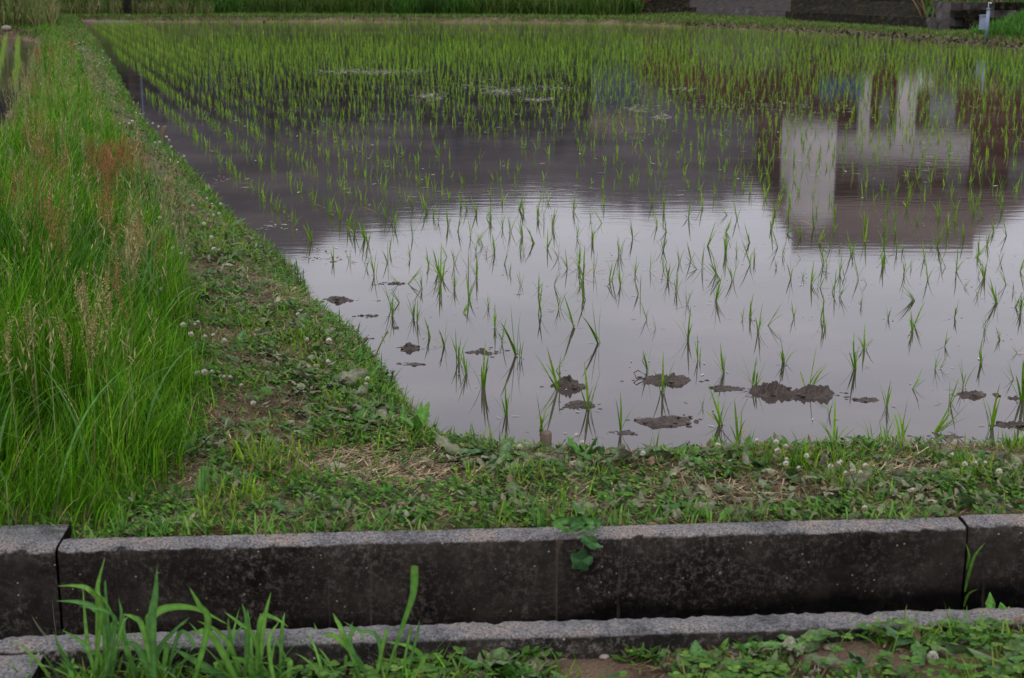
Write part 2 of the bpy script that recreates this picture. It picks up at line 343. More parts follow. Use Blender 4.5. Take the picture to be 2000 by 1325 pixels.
Q = np.stack([idx[:-1, :-1], idx[:-1, 1:], idx[1:, 1:], idx[1:, :-1]], -1)
T = Batch(); T.add(np.stack([XX, YY, ZZ], -1), Q, np.zeros((nr*nc, 3)))
ground = link('ground', T.mesh('ground'), mat=M_soil); tag(ground, 'bare brown earth of the paddy banks and the ground around them', kind='structure')
def hz(X, Y): return height(X, Y)

def polymesh(name, pts, z, mat):
    me = bpy.data.meshes.new(name); me.from_pydata([(x, y, z) for x, y in pts], [], [list(range(len(pts)))]); me.update(); me.materials.append(mat); return me
def inflate(P, r):
    Pn = np.roll(P, -1, 0)-np.roll(P, 1, 0); Pn /= np.linalg.norm(Pn, axis=1)[:, None]
    area = np.sum(P[:, 0]*np.roll(P[:, 1], -1)-np.roll(P[:, 0], -1)*P[:, 1]); s = 1 if area > 0 else -1
    return P+s*np.stack([Pn[:, 1], -Pn[:, 0]], 1)*r
w = link('paddy_water', polymesh('paddy_water', inflate(A, .22), 0, M_water)); tag(w, 'still muddy water of the flooded rice paddy mirroring sky, hill and house', kind='structure')
w = link('side_paddy_water', polymesh('side_paddy_water', inflate(Bp, .25), ZB, M_water)); tag(w, 'strip of flooded paddy beyond the left bank', kind='structure')

# ------------------------------------------------------------------ hills and wood behind (seen mirrored)
HP = [(-1400, 640), (-600, 640), (200, 620), (560, 512), (640, 482), (720, 458), (800, 434), (870, 420), (1000, 414), (1200, 420), (1350, 414), (1520, 398), (1700, 405), (1960, 405), (2100, 410), (2600, 440), (3400, 400)]
DH = 330.
hx = np.array([refl(x, y, DH)[0] for x, y in HP]); hzv = np.array([refl(x, y, DH)[2] for x, y in HP])
nx, ny = 520, 60; X = np.linspace(hx[0], hx[-1], nx); prof = np.interp(X, hx, hzv)
XX, TT = np.meshgrid(X, np.linspace(0, 1, ny), indexing='ij'); YY = 190+TT*300
top = (DH-190)/300
shape = np.where(TT < top, (TT/top)**.8, 1-((TT-top)/(1-top))*.6)
ZZ = np.interp(XX*DH/YY, hx, hzv)*shape*YY/DH*np.where(TT < top, 1, DH/YY)+(fbm(XX, YY, .07, 4)-.5)*9*shape+(fbm(XX, YY, .35, 7)-.5)*4*shape
idx = np.arange(nx*ny).reshape(nx, ny); Q = np.stack([idx[:-1, :-1], idx[1:, :-1], idx[1:, 1:], idx[:-1, 1:]], -1)
T = Batch(); T.add(np.stack([XX, YY, ZZ], -1), Q, np.zeros((nx*ny, 3)))
tag(link('hills', T.mesh('hills'), mat=M_hill), 'dim wooded hillside behind the far bank, seen mirrored in the water', kind='structure')

# ------------------------------------------------------------------ box helper
def boxmesh(bx):                           # list of (x0,x1,y0,y1,z0,z1)
    v = []; f = []
    for x0, x1, y0, y1, z0, z1 in bx:
        k = len(v); v += [(x0, y0, z0), (x1, y0, z0), (x1, y1, z0), (x0, y1, z0), (x0, y0, z1), (x1, y0, z1), (x1, y1, z1), (x0, y1, z1)]
        f += [[k+i for i in q] for q in ((0, 3, 2, 1), (4, 5, 6, 7), (0, 1, 5, 4), (1, 2, 6, 5), (2, 3, 7, 6), (3, 0, 4, 7))]
    return v, f
def pmesh(name, v, f, mat, smooth=False):
    me = bpy.data.meshes.new(name); me.from_pydata([tuple(p) for p in v], [], f); me.update(); me.materials.append(mat)
    if smooth: me.polygons.foreach_set('use_smooth', [True]*len(me.polygons))
    return me
def box(name, b, mat, parent=None): v, f = boxmesh([b]); return link(name, pmesh(name, v, f, mat), parent)
def tube(pts, rad, n=8, caps=True):
    v = []; f = []; P = [Vector(p) for p in pts]; R = rad if hasattr(rad, '__len__') else [rad]*len(P)
    for i, p in enumerate(P):
        tg = (P[min(i+1, len(P)-1)]-P[max(i-1, 0)]).normalized(); s = tg.orthogonal().normalized(); u = tg.cross(s)
        for k in range(n):
            a = 2*math.pi*k/n; v.append(p+(s*math.cos(a)+u*math.sin(a))*R[i])
    for i in range(len(P)-1):
        for k in range(n): f.append([i*n+k, i*n+(k+1) % n, (i+1)*n+(k+1) % n, (i+1)*n+k])
    if caps: f += [list(range(n))[::-1], [(len(P)-1)*n+k for k in range(n)]]
    return v, f

# ------------------------------------------------------------------ house (stands above the frame, seen mirrored)
def house():
    Y0 = 52.; g = 1.2
    r = empty('house', (refl(1700, 200, Y0)[0], Y0, g)); ox, oy, oz = r.location
    def B(name, x0, x1, ylow, yhigh, ya, yb, mat, par=r):       # pixel span mirrored -> box; ylow = lower part of wall, yhigh = upper part
        a = refl(x0, (ylow+yhigh)/2, ya)[0]; b_ = refl(x1, (ylow+yhigh)/2, ya)[0]; z0 = refl(x0, ylow, ya)[2]; z1 = refl(x0, yhigh, ya)[2]
        return box(name, (a-ox, b_-ox, ya-oy, yb-oy, z0-oz, z1-oz), mat, par)
    w = B('wall', 1552, 1975, 120, 402, Y0, Y0+8, M_brownwall)
    B('gable_wall', 1545, 1631, 245, 426, Y0-2., Y0-.02, M_plaster)
    B('lower_wall', 1940, 2160, 120, 300, Y0+.5, Y0+7, M_brownwall)
    B('plaster_band', 1634, 1895, 262, 318, Y0-.3, Y0-.01, M_plaster)
    B('porch_column', 1678, 1700, 150, 261, Y0-.35, Y0-.05, M_plaster); B('porch_column', 1753, 1790, 150, 261, Y0-.35, Y0-.05, M_plaster)
    for x0, x1, ya, yb in ((1676, 1752, 334, 380), (1795, 1820, 340, 382), (1845, 1890, 334, 382), (1715, 1740, 190, 240), (1812, 1870, 180, 245)):
        f = B('window', x0, x1, ya, yb, Y0-.06, Y0-.01, M_plaster if x0 < 1700 else M_wood); v = f.data
        B('pane', x0+4, x1-4, ya+5, yb-5, Y0-.09, Y0-.061, M_glass, f)
    # hipped roof
    e = [refl(1512, 396, Y0-1.4), refl(2030, 402, Y0-1.4)]; rg = [refl(1568, 472, Y0+3), refl(1905, 466, Y0+3)]
    x0, x1, ze = e[0][0]-ox, e[1][0]-ox, e[0][2]-oz; y0, y1, ym = -1.4, 9.4, 4.0
    v = [(x0, y0, ze), (x1, y0, ze), (x1, y1, ze), (x0, y1, ze), (rg[0][0]-ox, ym, rg[0][2]-oz+.3), (rg[1][0]-ox, ym, rg[0][2]-oz+.3)]
    v += [(a, b_, c-.18) for a, b_, c in v[:4]]
    f = [[0, 1, 5, 4], [1, 2, 5], [2, 3, 4, 5], [3, 0, 4], [6, 9, 8, 7], [0, 6, 7, 1], [1, 7, 8, 2], [2, 8, 9, 3], [3, 9, 6, 0]]
    rf = link('roof', pmesh('roof', v, f, M_roof), r)
    box('ridge', (rg[0][0]-ox-.2, rg[1][0]-ox+.2, ym-.18, ym+.18, rg[0][2]-oz+.2, rg[0][2]-oz+.5), M_roof, rf)
    # small white gable over plaster wall
    a = refl(1545, 422, Y0-2)[0]-ox-.35; b_ = refl(1631, 422, Y0-2)[0]-ox+.35; z = refl(1540, 426, Y0-2)[2]-oz; m = (a+b_)/2; zt = refl(1590, 456, Y0-2)[2]-oz
    link('gable', pmesh('gable', [(a+.35, -2., z), (b_-.35, -2., z), (m, -2., zt), (a+.35, 2, z), (b_-.35, 2, z), (m, 2, zt)], [[0, 1, 2], [3, 5, 4], [0, 2, 5, 3], [1, 4, 5, 2], [0, 3, 4, 1]], M_plaster), r)
    tag(r, 'two-storey brown board house with white plaster gable, mirrored in the paddy at right', 'house')
    # low shed left of it
    r2 = empty('shed', (refl(1400, 150, 54)[0], 54, g)); ox, oy, oz = r2.location
    pts = [(1252, 60), (1252, 150), (1340, 205), (1480, 232), (1545, 225), (1545, 60)]
    P = [refl(x, y, 54) for x, y in pts]
    v = [(p[0]-ox, 0, p[2]-oz) for p in P]+[(p[0]-ox, 6, p[2]-oz) for p in P]; n = len(P)
    f = [list(range(n)), list(range(n, 2*n))[::-1]]+[[i, i+n, (i+1) % n+n, (i+1) % n] for i in range(n)]
    link('wall', pmesh('wall', v, f, M_brownwall), r2)
    for i in (1, 2):
        a, b_ = P[i], P[i+1]
        link('roof', pmesh('roof', [(a[0]-ox, -.4, a[2]-oz+.02), (b_[0]-ox, -.4, b_[2]-oz+.02), (b_[0]-ox, 6.4, b_[2]-oz+.02), (a[0]-ox, 6.4, a[2]-oz+.02), (a[0]-ox, -.4, a[2]-oz+.14), (b_[0]-ox, -.4, b_[2]-oz+.14), (b_[0]-ox, 6.4, b_[2]-oz+.14), (a[0]-ox, 6.4, a[2]-oz+.14)],
             [[0, 3, 2, 1], [4, 5, 6, 7], [0, 1, 5, 4], [1, 2, 6, 5], [2, 3, 7, 6], [3, 0, 4, 7]], M_roof), r2)
    tag(r2, 'low dark brown shed with stepped roof left of the house', 'shed')
    r3 = empty('storage_shed', (refl(1215, 100, 60)[0], 60, g)); ox, oy, oz = r3.location
    a, b_ = refl(1165, 240, 60), refl(1250, 240, 60); zt = refl(1200, 225, 60)[2]-oz
    box('wall', (a[0]-ox, b_[0]-ox, 0, 4, -.5, zt), M_slate, r3)
    link('roof', pmesh('roof', [(a[0]-ox-.2, -.3, zt), (b_[0]-ox+.2, -.3, zt), (b_[0]-ox+.2, 4.3, zt), (a[0]-ox-.2, 4.3, zt), (a[0]-ox-.2, 2, zt+.8), (b_[0]-ox+.2, 2, zt+.8)], [[0, 1, 5, 4], [2, 3, 4, 5], [0, 4, 3], [1, 2, 5], [0, 3, 2, 1]], M_roof), r3)
    tag(r3, 'slate blue shed behind the far bank, mirrored beside the brown shed', 'shed')
    a, b_ = refl(1600, 187, 49), refl(1690, 155, 49)
    v = []; f = []; n = 14
    for j in range(2):
        for i in range(n+1):
            s = i/n; v.append((a[0]+(b_[0]-a[0])*s, 49+.12*math.sin(s*21)+j*.05, b_[2])); v.append((a[0]+(b_[0]-a[0])*s, 49+.1*math.sin(s*21+1)+j*.05, a[2]+.1*math.sin(s*9)))
    for j in range(2):
        for i in range(n): k = j*2*(n+1)+2*i; f.append([k, k+2, k+3, k+1])
    tag(link('hanging_sheet', pmesh('hanging_sheet', v, f, M_blue, True)), 'blue plastic sheet hanging on the terrace before the house', 'sheet')
house()
# pole, behind the far bank
def pole(name, x, Y, hgt, rad, mat, label, ybase):
    p = at(x, ybase, Y); z0 = float(hz(p[0], Y)); r = empty(name, (p[0], Y, z0))
    v, f = tube([(0, 0, -.3), (0, 0, hgt)], [rad, rad*.8], 10); link('shaft', pmesh('shaft', v, f, mat, True), r)
    return r
r = pole('utility_pole', 250, FY+.95, 9.5, .13, M_pole, '', 30)
for z in (8.6, 7.9):
    v, f = boxmesh([(-.7, .7, -.16, -.08, z, z+.09)]); link('crossarm', pmesh('crossarm', v, f, M_pole), r)
tag(r, 'dark brown utility pole rising from the grass slope behind the far bank', 'pole')
r = pole('thin_pole', 268.5, 62, 10, .04, M_pvc, '', 30); tag(r, 'thin pale pole behind the far bank, mirrored beside the utility pole', 'pole')

# ------------------------------------------------------------------ retaining walls, right back
def wall_prism(name, pb, pt, depth, mat, lean=.0, parent=None, seg=24, rough=.03):
    # front face from base line pb (2 pts) to top line pt (2 pts), each (X,Y,Z); goes back by depth
    v = []; f = []; nz_ = 6
    for i in range(seg+1):
        s = i/seg
        for j in range(nz_+1):
            t_ = j/nz_; a = Vector(pb[0]).lerp(Vector(pb[1]), s); b_ = Vector(pt[0]).lerp(Vector(pt[1]), s); p = a.lerp(b_, t_)
            p += Vector((0, -1, 0))*mnoise.noise(p*1.7)*rough+Vector((0, 0, 1))*(mnoise.noise(p*3)*rough*.5 if j == nz_ else 0); v.append(p)
        v.append(Vector(pt[0]).lerp(Vector(pt[1]), s)+Vector((0, depth, .0)))
    m = nz_+2
    for i in range(seg):
        for j in range(m-1): f.append([i*m+j, (i+1)*m+j, (i+1)*m+j+1, i*m+j+1])
    f.append(list(range(m))[::-1]); f.append([seg*m+j for j in range(m)])
    return link(name, pmesh(name, v, f, mat), parent)
def Wp(x, y, Y): return tuple(at(x, y, Y))
wr = empty('retaining_wall', gp(1500, 48, .2)+(.2,)); inv = wr.location.copy()
def sub(p): return (p[0]-inv[0], p[1]-inv[1], p[2]-inv[2])
def wp(name, b0, b1, t0, t1, mat, depth=1.2, rough=.04):
    return wall_prism(name, [sub(Wp(*b0)), sub(Wp(*b1))], [sub(Wp(*t0)), sub(Wp(*t1))], depth, mat, parent=wr, rough=rough)
wp('lower_panel', (1205, 38, 53), (1358, 44, 51), (1215, 12, 53.6), (1360, 15, 51.5), M_moss, rough=.09)
wp('lower_panel', (1355, 45, 50.8), (1540, 52, 46.4), (1362, 15, 51.3), (1540, 21, 46.9), M_wall)
wp('lower_panel', (1540, 56, 46.0), (1828, 70, 38.3), (1540, 23, 46.5), (1833, 36, 38.8), M_moss)
wp('upper_panel', (1240, 14, 54.1), (1345, 17, 52.1), (1250, -40, 56), (1352, -40, 54), M_moss, rough=.12)
wp('upper_panel', (1345, 18, 52.1), (1545, 25, 47.6), (1352, -60, 55), (1545, -38, 51), M_wall)
wp('upper_panel', (1545, 27, 47.4), (1838, 40, 39.6), (1548, -8, 49.2), (1838, 4, 41.8), M_moss, rough=.1)
wp('coping', (1548, -8, 49.1), (1838, 4, 41.7), (1548, -12, 49.1), (1838, 0, 41.7), M_wall, .8, .01)
wp('pillar', (1836, 66, 37.4), (1862, 66, 37.4), (1842, 3, 38.6), (1862, 5, 38.6), M_wall, 1.0, .01)
wp('end_buttress', (1812, 68, 37.9), (1832, 68, 37.9), (1820, 35, 38.4), (1834, 35, 38.4), M_wall, .5, .01)
tag(wr, 'stained sloping two-tier concrete retaining wall behind the paddy at upper right', 'wall')
bw = empty('block_wall', at(1930, 45, 37)); o_ = bw.location.copy()
for row in range(4):                       # courses of blocks with recessed joints
    n = 5
    for k in range(n):
        xa = 1864+k*(560/n)*.55+(row % 2)*20; xb = xa+(560/n)*.55-2.5
        ya = 66-row*15.5; yb = ya-14.6
        a = at(xa, ya, 37.2+random.uniform(-.03, .03)); b_ = at(xb, yb, 37.2)
        v, f = boxmesh([(a[0]-o_[0], b_[0]-o_[0], a[1]-o_[1], a[1]-o_[1]+.4, a[2]-o_[2], b_[2]-o_[2])])
        link('block', pmesh('block', v, f, M_moss if (row+k) % 3 else M_wall), bw)
a = at(1862, 72, 37.4); b_ = at(2230, 5, 37.4)
box('backing', (a[0]-o_[0], b_[0]-o_[0], .35, .8, a[2]-o_[2], b_[2]-o_[2]), M_pole, bw)
tag(bw, 'dark block wall in courses right of the pillar, behind the grassy mound', 'wall')
# white box on wall top, pipes on the mound
a = at(1822, 2, 42.4); wb = empty('cabinet', a)
box('body', (-.22, .24, 0, .3, -.02, .6), M_white, wb); box('door', (-.18, .2, -.02, -.001, .05, .55), M_white, wb); tag(wb, 'small white cabinet standing on the retaining wall top', 'cabinet')
pp = at(1928, 52, 33.5); r = empty('water_pipe', pp)
v, f = tube([(0, 0, -.25), (0, 0, .36)], .036, 12); link('pipe', pmesh('pipe', v, f, M_pvc, True), r)
v, f = tube([(0, 0, .36), (0, 0, .39)], .046, 12); link('cap', pmesh('cap', v, f, M_pvc, True), r)
v, f = tube([(0, 0, .39), (0, 0, .52), (.05, -.03, .50)], .012, 6); link('tap', pmesh('tap', v, f, M_white, True), r)
tag(r, 'upright pale blue-grey pipe with thin tap on the grassy mound', 'pipe')
r = empty('meter_box', at(1921, 40, 33.9)); v, f = boxmesh([(-.07, .06, -.06, .08, -.2, .10), (-.08, .07, -.08, .1, .10, .12)]); link('body', pmesh('body', v, f, M_pvc), r); tag(r, 'pale grey box beside the tap pipe on the mound', 'box')
# pale slab edge and bag at far left
for (x0, x1, y, lab) in ((146, 164, 42.5, 'short pale concrete slab at far left corner of the paddy'), (182, 250, 42.5, 'long pale board lying along the far left water edge')):
    a = gp(x0, y, .02); b_ = gp(x1, y, .02); nm = 'slab' if x0 < 150 else 'board'
    o = empty(nm, (a[0], a[1], 0)); box('top', (0, b_[0]-a[0], .05, .3, .0, .05), M_stone, o); tag(o, lab, nm)
    box('side', (0, b_[0]-a[0], .04, .049, -.1, .06), M_stone, o)
def lump(name, c, r, mat, seed=0, nu=14, nv=8, amp=.25):
    v = []; f = []
    for j in range(nv+1):
        th = math.pi*j/nv
        for i in range(nu):
            ph = 2*math.pi*i/nu; d = Vector((math.sin(th)*math.cos(ph), math.sin(th)*math.sin(ph), math.cos(th)))
            k = 1+amp*mnoise.noise(d*1.8+Vector((seed*3.1, seed, 0))); v.append((d[0]*r[0]*k, d[1]*r[1]*k, d[2]*r[2]*k))
    for j in range(nv):
        for i in range(nu): f.append([j*nu+i, (j+1)*nu+i, (j+1)*nu+(i+1) % nu, j*nu+(i+1) % nu])
    o = link(name, pmesh(name, v, f, mat, True)); o.location = c; return o
p = gp(13, 60, .15); o = lump('sack', (p[0], p[1], .2), (.13, .1, .075), M_stone, 3, amp=.6); tag(o, 'pale pinkish sack lying on the bank at far left', 'sack')

# ------------------------------------------------------------------ gutter
def gutter_pt(a, n, z): return (gN[0]+gdir[0]*a+gnrm[0]*n, gN[1]+gdir[1]*a+gnrm[1]*n, z)
def block(name, a0, a1, n0_, n1_, z0, z1, mat, parent, chip=.006, seed=0, ch=.012):
    # rough cast wall: subdivided section swept along the gutter, worn edges
    sec = []; sg = 1 if n1_ > n0_ else -1
    for k in range(14): sec.append((n0_, z0+(z1-ch-z0)*k/13))
    for k in range(1, 3): sec.append((n0_+sg*ch*k/2*.8, z1-ch+ch*k/2*.9))
    for k in range(1, 6): sec.append((n0_+sg*ch+(n1_-n0_-2*sg*ch)*k/5, z1))
    sec.append((n1_-sg*ch*.3, z1-ch*.4)); sec.append((n1_, z1-ch)); sec.append((n1_, z0))
    na = max(8, int((a1-a0)/.009)); v = []; f = []; m = len(sec)
    for i in range(na+1):
        a = a0+(a1-a0)*i/na; e = 1-min(1, min(i, na-i)/1.5)
        for k, (n_, z) in enumerate(sec):
            q = Vector((a*1.0, n_*1.0+seed, z*1.0)); d = mnoise.noise(q*45)*chip*.5+mnoise.noise(q*110)*chip*.5+mnoise.noise(q*3)*chip*.35
            edge = 1 if 13 <= k <= 16 else 0
            dn = d*(.5 if k > 16 else 1)+sg*(abs(mnoise.noise(q*30+Vector((5, 5, 5))))**2*.02*edge); dz = (-abs(mnoise.noise(q*35))*.008*edge+d*.35) if k > 12 else 0
            v.append(gutter_pt(a+(.001*e*(1 if i < 2 else -1)), n_+dn, z+dz-e*.002*(k > 12)))
    for i in range(na):
        for k in range(m-1): f.append([i*m+k, (i+1)*m+k, (i+1)*m+k+1, i*m+k+1])
    f.append(list(range(m))[::-1]); f.append([na*m+k for k in range(m)])
    me = pmesh(name, v, f, mat, True); return link(name, me, parent)
jR = float(gco(*gp(1893, 1031, ZG))[0]); ZBOT = -.36
def section(a0, a1, label, dz=0, dn=0, sd=0):
    r = empty('gutter_section', (0, 0, 0)); c = gutter_pt((a0+a1)/2, -GW/2, 0); r.location = (c[0], c[1], 0)
    for o in (block('far_side', a0+.0008, a1-.0008, 0+dn, TF+dn, ZBOT, ZG+dz, M_conc, None, seed=sd),
              block('near_side', a0+.0025, a1-.0025, -GW-.0, -GW-TN, ZBOT, ZG+dz, M_conc2, None, seed=sd+3, chip=.005)):
        o.parent = r; o.location = (-c[0], -c[1], 0)
    o = link('channel_floor', pmesh('channel_floor', [gutter_pt(a, n, z) for a in (a0, a1) for n, z in ((-GW-.02, ZBOT), (.02, ZBOT), (.02, ZBOT-.05), (-GW-.02, ZBOT-.05))], [[0, 4, 5, 1], [1, 5, 6, 2], [2, 6, 7, 3], [3, 7, 4, 0], [0, 1, 2, 3], [7, 6, 5, 4]], M_conc), r); o.location = (-c[0], -c[1], 0)
    tag(r, label, 'gutter', 'precast concrete gutter sections')
section(0, jR, 'long dark stained concrete gutter section between the two joints')
section(jR+.003, jR+2.3, 'lighter gutter section right of the weedy joint, with earth drips', .004, .004, 9)
r = empty('catch_basin', (gutter_pt(-.6, -.2, 0)[0], gutter_pt(-.6, -.2, 0)[1], 0)); c = r.location.copy()
for o in (block('far_side', -1.5, -.002, -.003, .17, ZBOT, ZG+.003, M_conc2, None, .006, 21, .014), block('near_side', -1.5, .10, -GW+.02, -GW-.22, ZBOT, ZG-.01, M_conc2, None, .009, 33, .025)):
    o.parent = r; o.location = -c
block('end_wall', -.1, 0, -GW, -.02, ZBOT, ZG-.22, M_conc2, None, .006, 41).name = 'cross_wall'
o = bpy.data.objects['cross_wall']; o.parent = r; o.location = -c
tag(r, 'thick lichen-grey concrete catch basin at the left end of the gutter', 'catch basin')
w = link('gutter_water', pmesh('gutter_water', [gutter_pt(a, n, ZBOT+.07) for a, n in ((-1.4, -GW), (jR+2.2, -GW), (jR+2.2, 0), (-1.4, 0))], [[0, 1, 2, 3]], M_dark)); tag(w, 'thin dark trickle of water in the gutter bottom', kind='structure')

# ------------------------------------------------------------------ stakes and pebbles
def stake(x, y, hgt, rad, label, lean=0.0):
    X, Y = gp(x, y, .0); r = empty('wooden_stake', (X, Y, 0)); n = 12; v = []; f = []
    hs = [-.25, 0, hgt*.5, hgt*.93, hgt]; rs = [rad, rad, rad*1.02, rad, rad*.82]
    for j, (z, rr) in enumerate(zip(hs, rs)):
        for i in range(n):
            a = 2*math.pi*i/n; k = 1+.14*mnoise.noise(Vector((math.cos(a)*2+x, math.sin(a)*2, z*3))); v.append((math.cos(a)*rr*k+lean*z, math.sin(a)*rr*k, z+(.006*mnoise.noise(Vector((a, x, 1))) if j > 2 else 0)))
    for j in range(4):
        for i in range(n): f.append([j*n+i, j*n+(i+1) % n, (j+1)*n+(i+1) % n, (j+1)*n+i])
    f.append([4*n+i for i in range(n)]); link('post', pmesh('post', v, f, M_wood, True), r); tag(r, label, 'stake', 'wooden stakes at the water edge'); return r
stake(1065, 888, .075, .0185, 'thickest short wooden stake standing in the near water edge', .03)
stake(849, 862, .04, .016, 'short grey stake stub in the near left corner of the paddy')
stake(1215, 900, .05, .010, 'thin dark stake in the weeds right of the thick stake')
r = stake(316, 276, .14, .025, 'grey board stake leaning at the left bank edge by the clover', .25)
for (x, y, s) in ((1437, 1287, .013), (1430, 1312, .011), (655, 905, .02), (1180, 1290, .008), (1620, 1290, .01), (1880, 1285, .009), (700, 925, .008), (1045, 1322, .01)):
    z = .14 if y < 1100 else .09
    X, Y = gp(x, y, z); o = lump('pebble', (X, Y, float(hz(X, Y))+s*.3), (s*1.5, s, s*.7), M_stone, x, amp=.4)
    tag(o, {1437: 'larger round pebble on the near bare earth at centre right', 1430: 'pebble just in front of the larger round pebble', 655: 'tan stone on the grass at the left end of the bare soil patch', 1180: 'tiny pebble on the near bare earth left of the larger ones', 1620: 'flat pebble on the right-hand bare earth of the verge', 1880: 'tiny pebble by the broad weed at the near right', 700: 'tiny pebble in the bare soil patch of the bank', 1045: 'small pebble at the bottom edge left of centre'}[x], 'stone', 'pebbles on the earth')

# ------------------------------------------------------------------ words for the labels
ORD = ['nearest', 'second nearest', 'third nearest', 'fourth nearest', 'fifth nearest', 'sixth nearest', 'seventh nearest', 'eighth nearest', 'ninth nearest', 'tenth nearest', 'eleventh nearest', 'twelfth nearest', 'thirteenth nearest', 'fourteenth nearest', 'fifteenth nearest', 'sixteenth nearest', 'seventeenth nearest', 'eighteenth nearest', 'nineteenth nearest', 'twentieth nearest']
def label_near(items, marks, maxn=20, rest=''):
    """items: (object, px, py, description). each is counted out from the landmark it stands closest to."""
    by = {}
    for o, x, y, desc in items:
        k = min(marks, key=lambda m: math.hypot(m[1]-x, (m[2]-y)*1.6)); by.setdefault(k[0], []).append((math.hypot(k[1]-x, (k[2]-y)*1.6), o, x-k[1], y-k[2], desc))
    for nm, L_ in by.items():
        L_.sort(key=lambda q: q[0]); cnt = {}
        for d_, o, dx, dy, desc in L_:
            side = ('right of' if dx > 0 else 'left of') if abs(dx) > abs(dy) else ('in front of' if dy > 0 else 'behind')
            c = cnt.get(side, 0); cnt[side] = c+1
            o['label'] = f'{desc}, {ORD[c]} {side} {nm}' if c < maxn else f'{desc}, {rest} {side} {nm}'

# ------------------------------------------------------------------ mud lumps in the shallow water
def mud(x, y, wpx, hgt, label, aspect=.42, seed=0, rot=0):
    X, Y = gp(x, y, .0); r_ = wpx/2/F*math.hypot(Y, CAMZ)*1.08; nr_, na_ = 34, 84; v = [(0, 0, 0)]; f = []
    ax = r_; ay = max(r_*aspect*1.5, .02)
    def h(px, py):
        q = Vector((px*24+seed*5.3, py*24, seed*1.7)); R = math.hypot(px/ax, py/ay)
        k = mnoise.noise(q*.45)*1.1+.6*mnoise.noise(q*1.1)
        base = (1-R**1.6)*.8+k*1.15*min(1, .35+R)
        rough = abs(mnoise.noise(q*2.1))*1.3+abs(mnoise.noise(q*4.3))*.9+abs(mnoise.noise(q*8))*.35
        return hgt*.82*(base*.62+(rough-.42)*.5*max(0, min(1, 1.35-R)))-.002
    v[0] = (0, 0, h(0, 0))
    for j in range(1, nr_+1):
        for i in range(na_):
            a = 2*math.pi*i/na_; R = 1.35*j/nr_; px, py = R*ax*math.cos(a), R*ay*math.sin(a); zz = h(px, py)-max(0, R-1)*.04
            v.append((px, py, max(zz, -.03)))
    for i in range(na_): f.append([0, 1+i, 1+(i+1) % na_])
    for j in range(nr_-1):
        for i in range(na_): a = 1+j*na_; f.append([a+i, a+na_+i, a+na_+(i+1) % na_, a+(i+1) % na_])
    rr_ = np.random.default_rng(seed+500)
    for _ in range(int(4+wpx/7)):          # crumbs broken off round the clod
        a = rr_.uniform(0, 6.28); R_ = rr_.uniform(.6, 1.5); cx, cy = math.cos(a)*ax*R_, math.sin(a)*ay*R_; cr = rr_.uniform(.003, .009)*(1 if wpx > 30 else .5); b0 = len(v)
        for j in range(5):
            for i in range(7):
                d = Vector((math.sin(math.pi*j/4)*math.cos(i*.9), math.sin(math.pi*j/4)*math.sin(i*.9), math.cos(math.pi*j/4)*.6)); k_ = cr*(1+.6*mnoise.noise(d*2+Vector((a*9, R_*5, 0)))); v.append((cx+d[0]*k_*1.5, cy+d[1]*k_, max(h(cx, cy), -.002)+d[2]*k_))
        for j in range(4):
            for i in range(7): f.append([b0+j*7+i, b0+(j+1)*7+i, b0+(j+1)*7+(i+1) % 7, b0+j*7+(i+1) % 7])
    o = link('mud_clod', pmesh('mud_clod', v, f, M_mud, True)); o.location = (X, Y, 0); tag(o, label, 'mud clod', 'mud clods in the shallow water')
MUDS = [(665, 587, 52, .028, 'broken mud clod by the left bank below the mountain reflection edge', .5), (722, 618, 40, .014, 'flat mud clod below the broken one near left bank', .3),
 (768, 554, 54, .022, 'low mud clod under the two leaning seedlings, farthest back', .35), (772, 641, 14, .018, 'tiny round mud clod near the left bank', .6), (800, 682, 36, .035, 'small upright mud clod left of the two-humped one', .5),
 (803, 712, 46, .014, 'thin flat mud clod close to the left bank seedheads', .3), (944, 688, 72, .032, 'two-humped mud clod behind the left seedling group', .5), (1108, 755, 66, .055, 'tall crumbly mud clod beside the wide-leaved seedling', .55),
 (1128, 793, 62, .026, 'lower mud clod joined in front of the tall crumbly clod', .55), (1300, 744, 112, .04, 'wide crumbly mud clod with a seedling growing through it', .38), (1297, 824, 96, .026, 'smooth low mud clod in front of the wide crumbly clod', .4),
 (1226, 846, 42, .012, 'flat muddy patch round the near centre seedling', .35), (1425, 760, 56, .018, 'low faint mud clod at the left end of the long ridge', .3), (1508, 768, 104, .055, 'left half of the long dark mud ridge', .34),
 (1588, 772, 98, .05, 'right half of the long dark mud ridge', .36), (1690, 782, 50, .02, 'low mud clod just right of the long ridge', .34), (1895, 772, 56, .028, 'dark mud clod near the right frame edge', .42),
 (1945, 772, 12, .02, 'tiny mud knob right of the dark right-hand clod', .6), (1985, 830, 74, .035, 'mud clod cut by the right frame edge', .36), (1840, 854, 82, .012, 'thin flat muddy patch near the right bank', .22),
 (1985, 778, 26, .018, 'small brownish mud clod at far right behind the cut one', .4), (1165, 858, 22, .008, 'faint mud speck before the thick wooden stake', .4), (1361, 825, 12, .02, 'tiny mud knob right of the smooth low clod', .7),
 (1012, 576, 24, .006, 'lone faint mud speck in the open sky reflection', .25), (740, 588, 20, .008, 'pale mud speck right of the broken clod', .3), (716, 662, 24, .018, 'mud clod touching the left bank weeds', .5), (650, 512, 18, .01, 'mud clod at the foot of the back left seedling', .4)]
for i, m_ in enumerate(MUDS): mud(m_[0], m_[1], m_[2], m_[3], m_[4], m_[5], seed=i+1)
v = [gp(1238, 738, .01), gp(1243, 745, .01)]
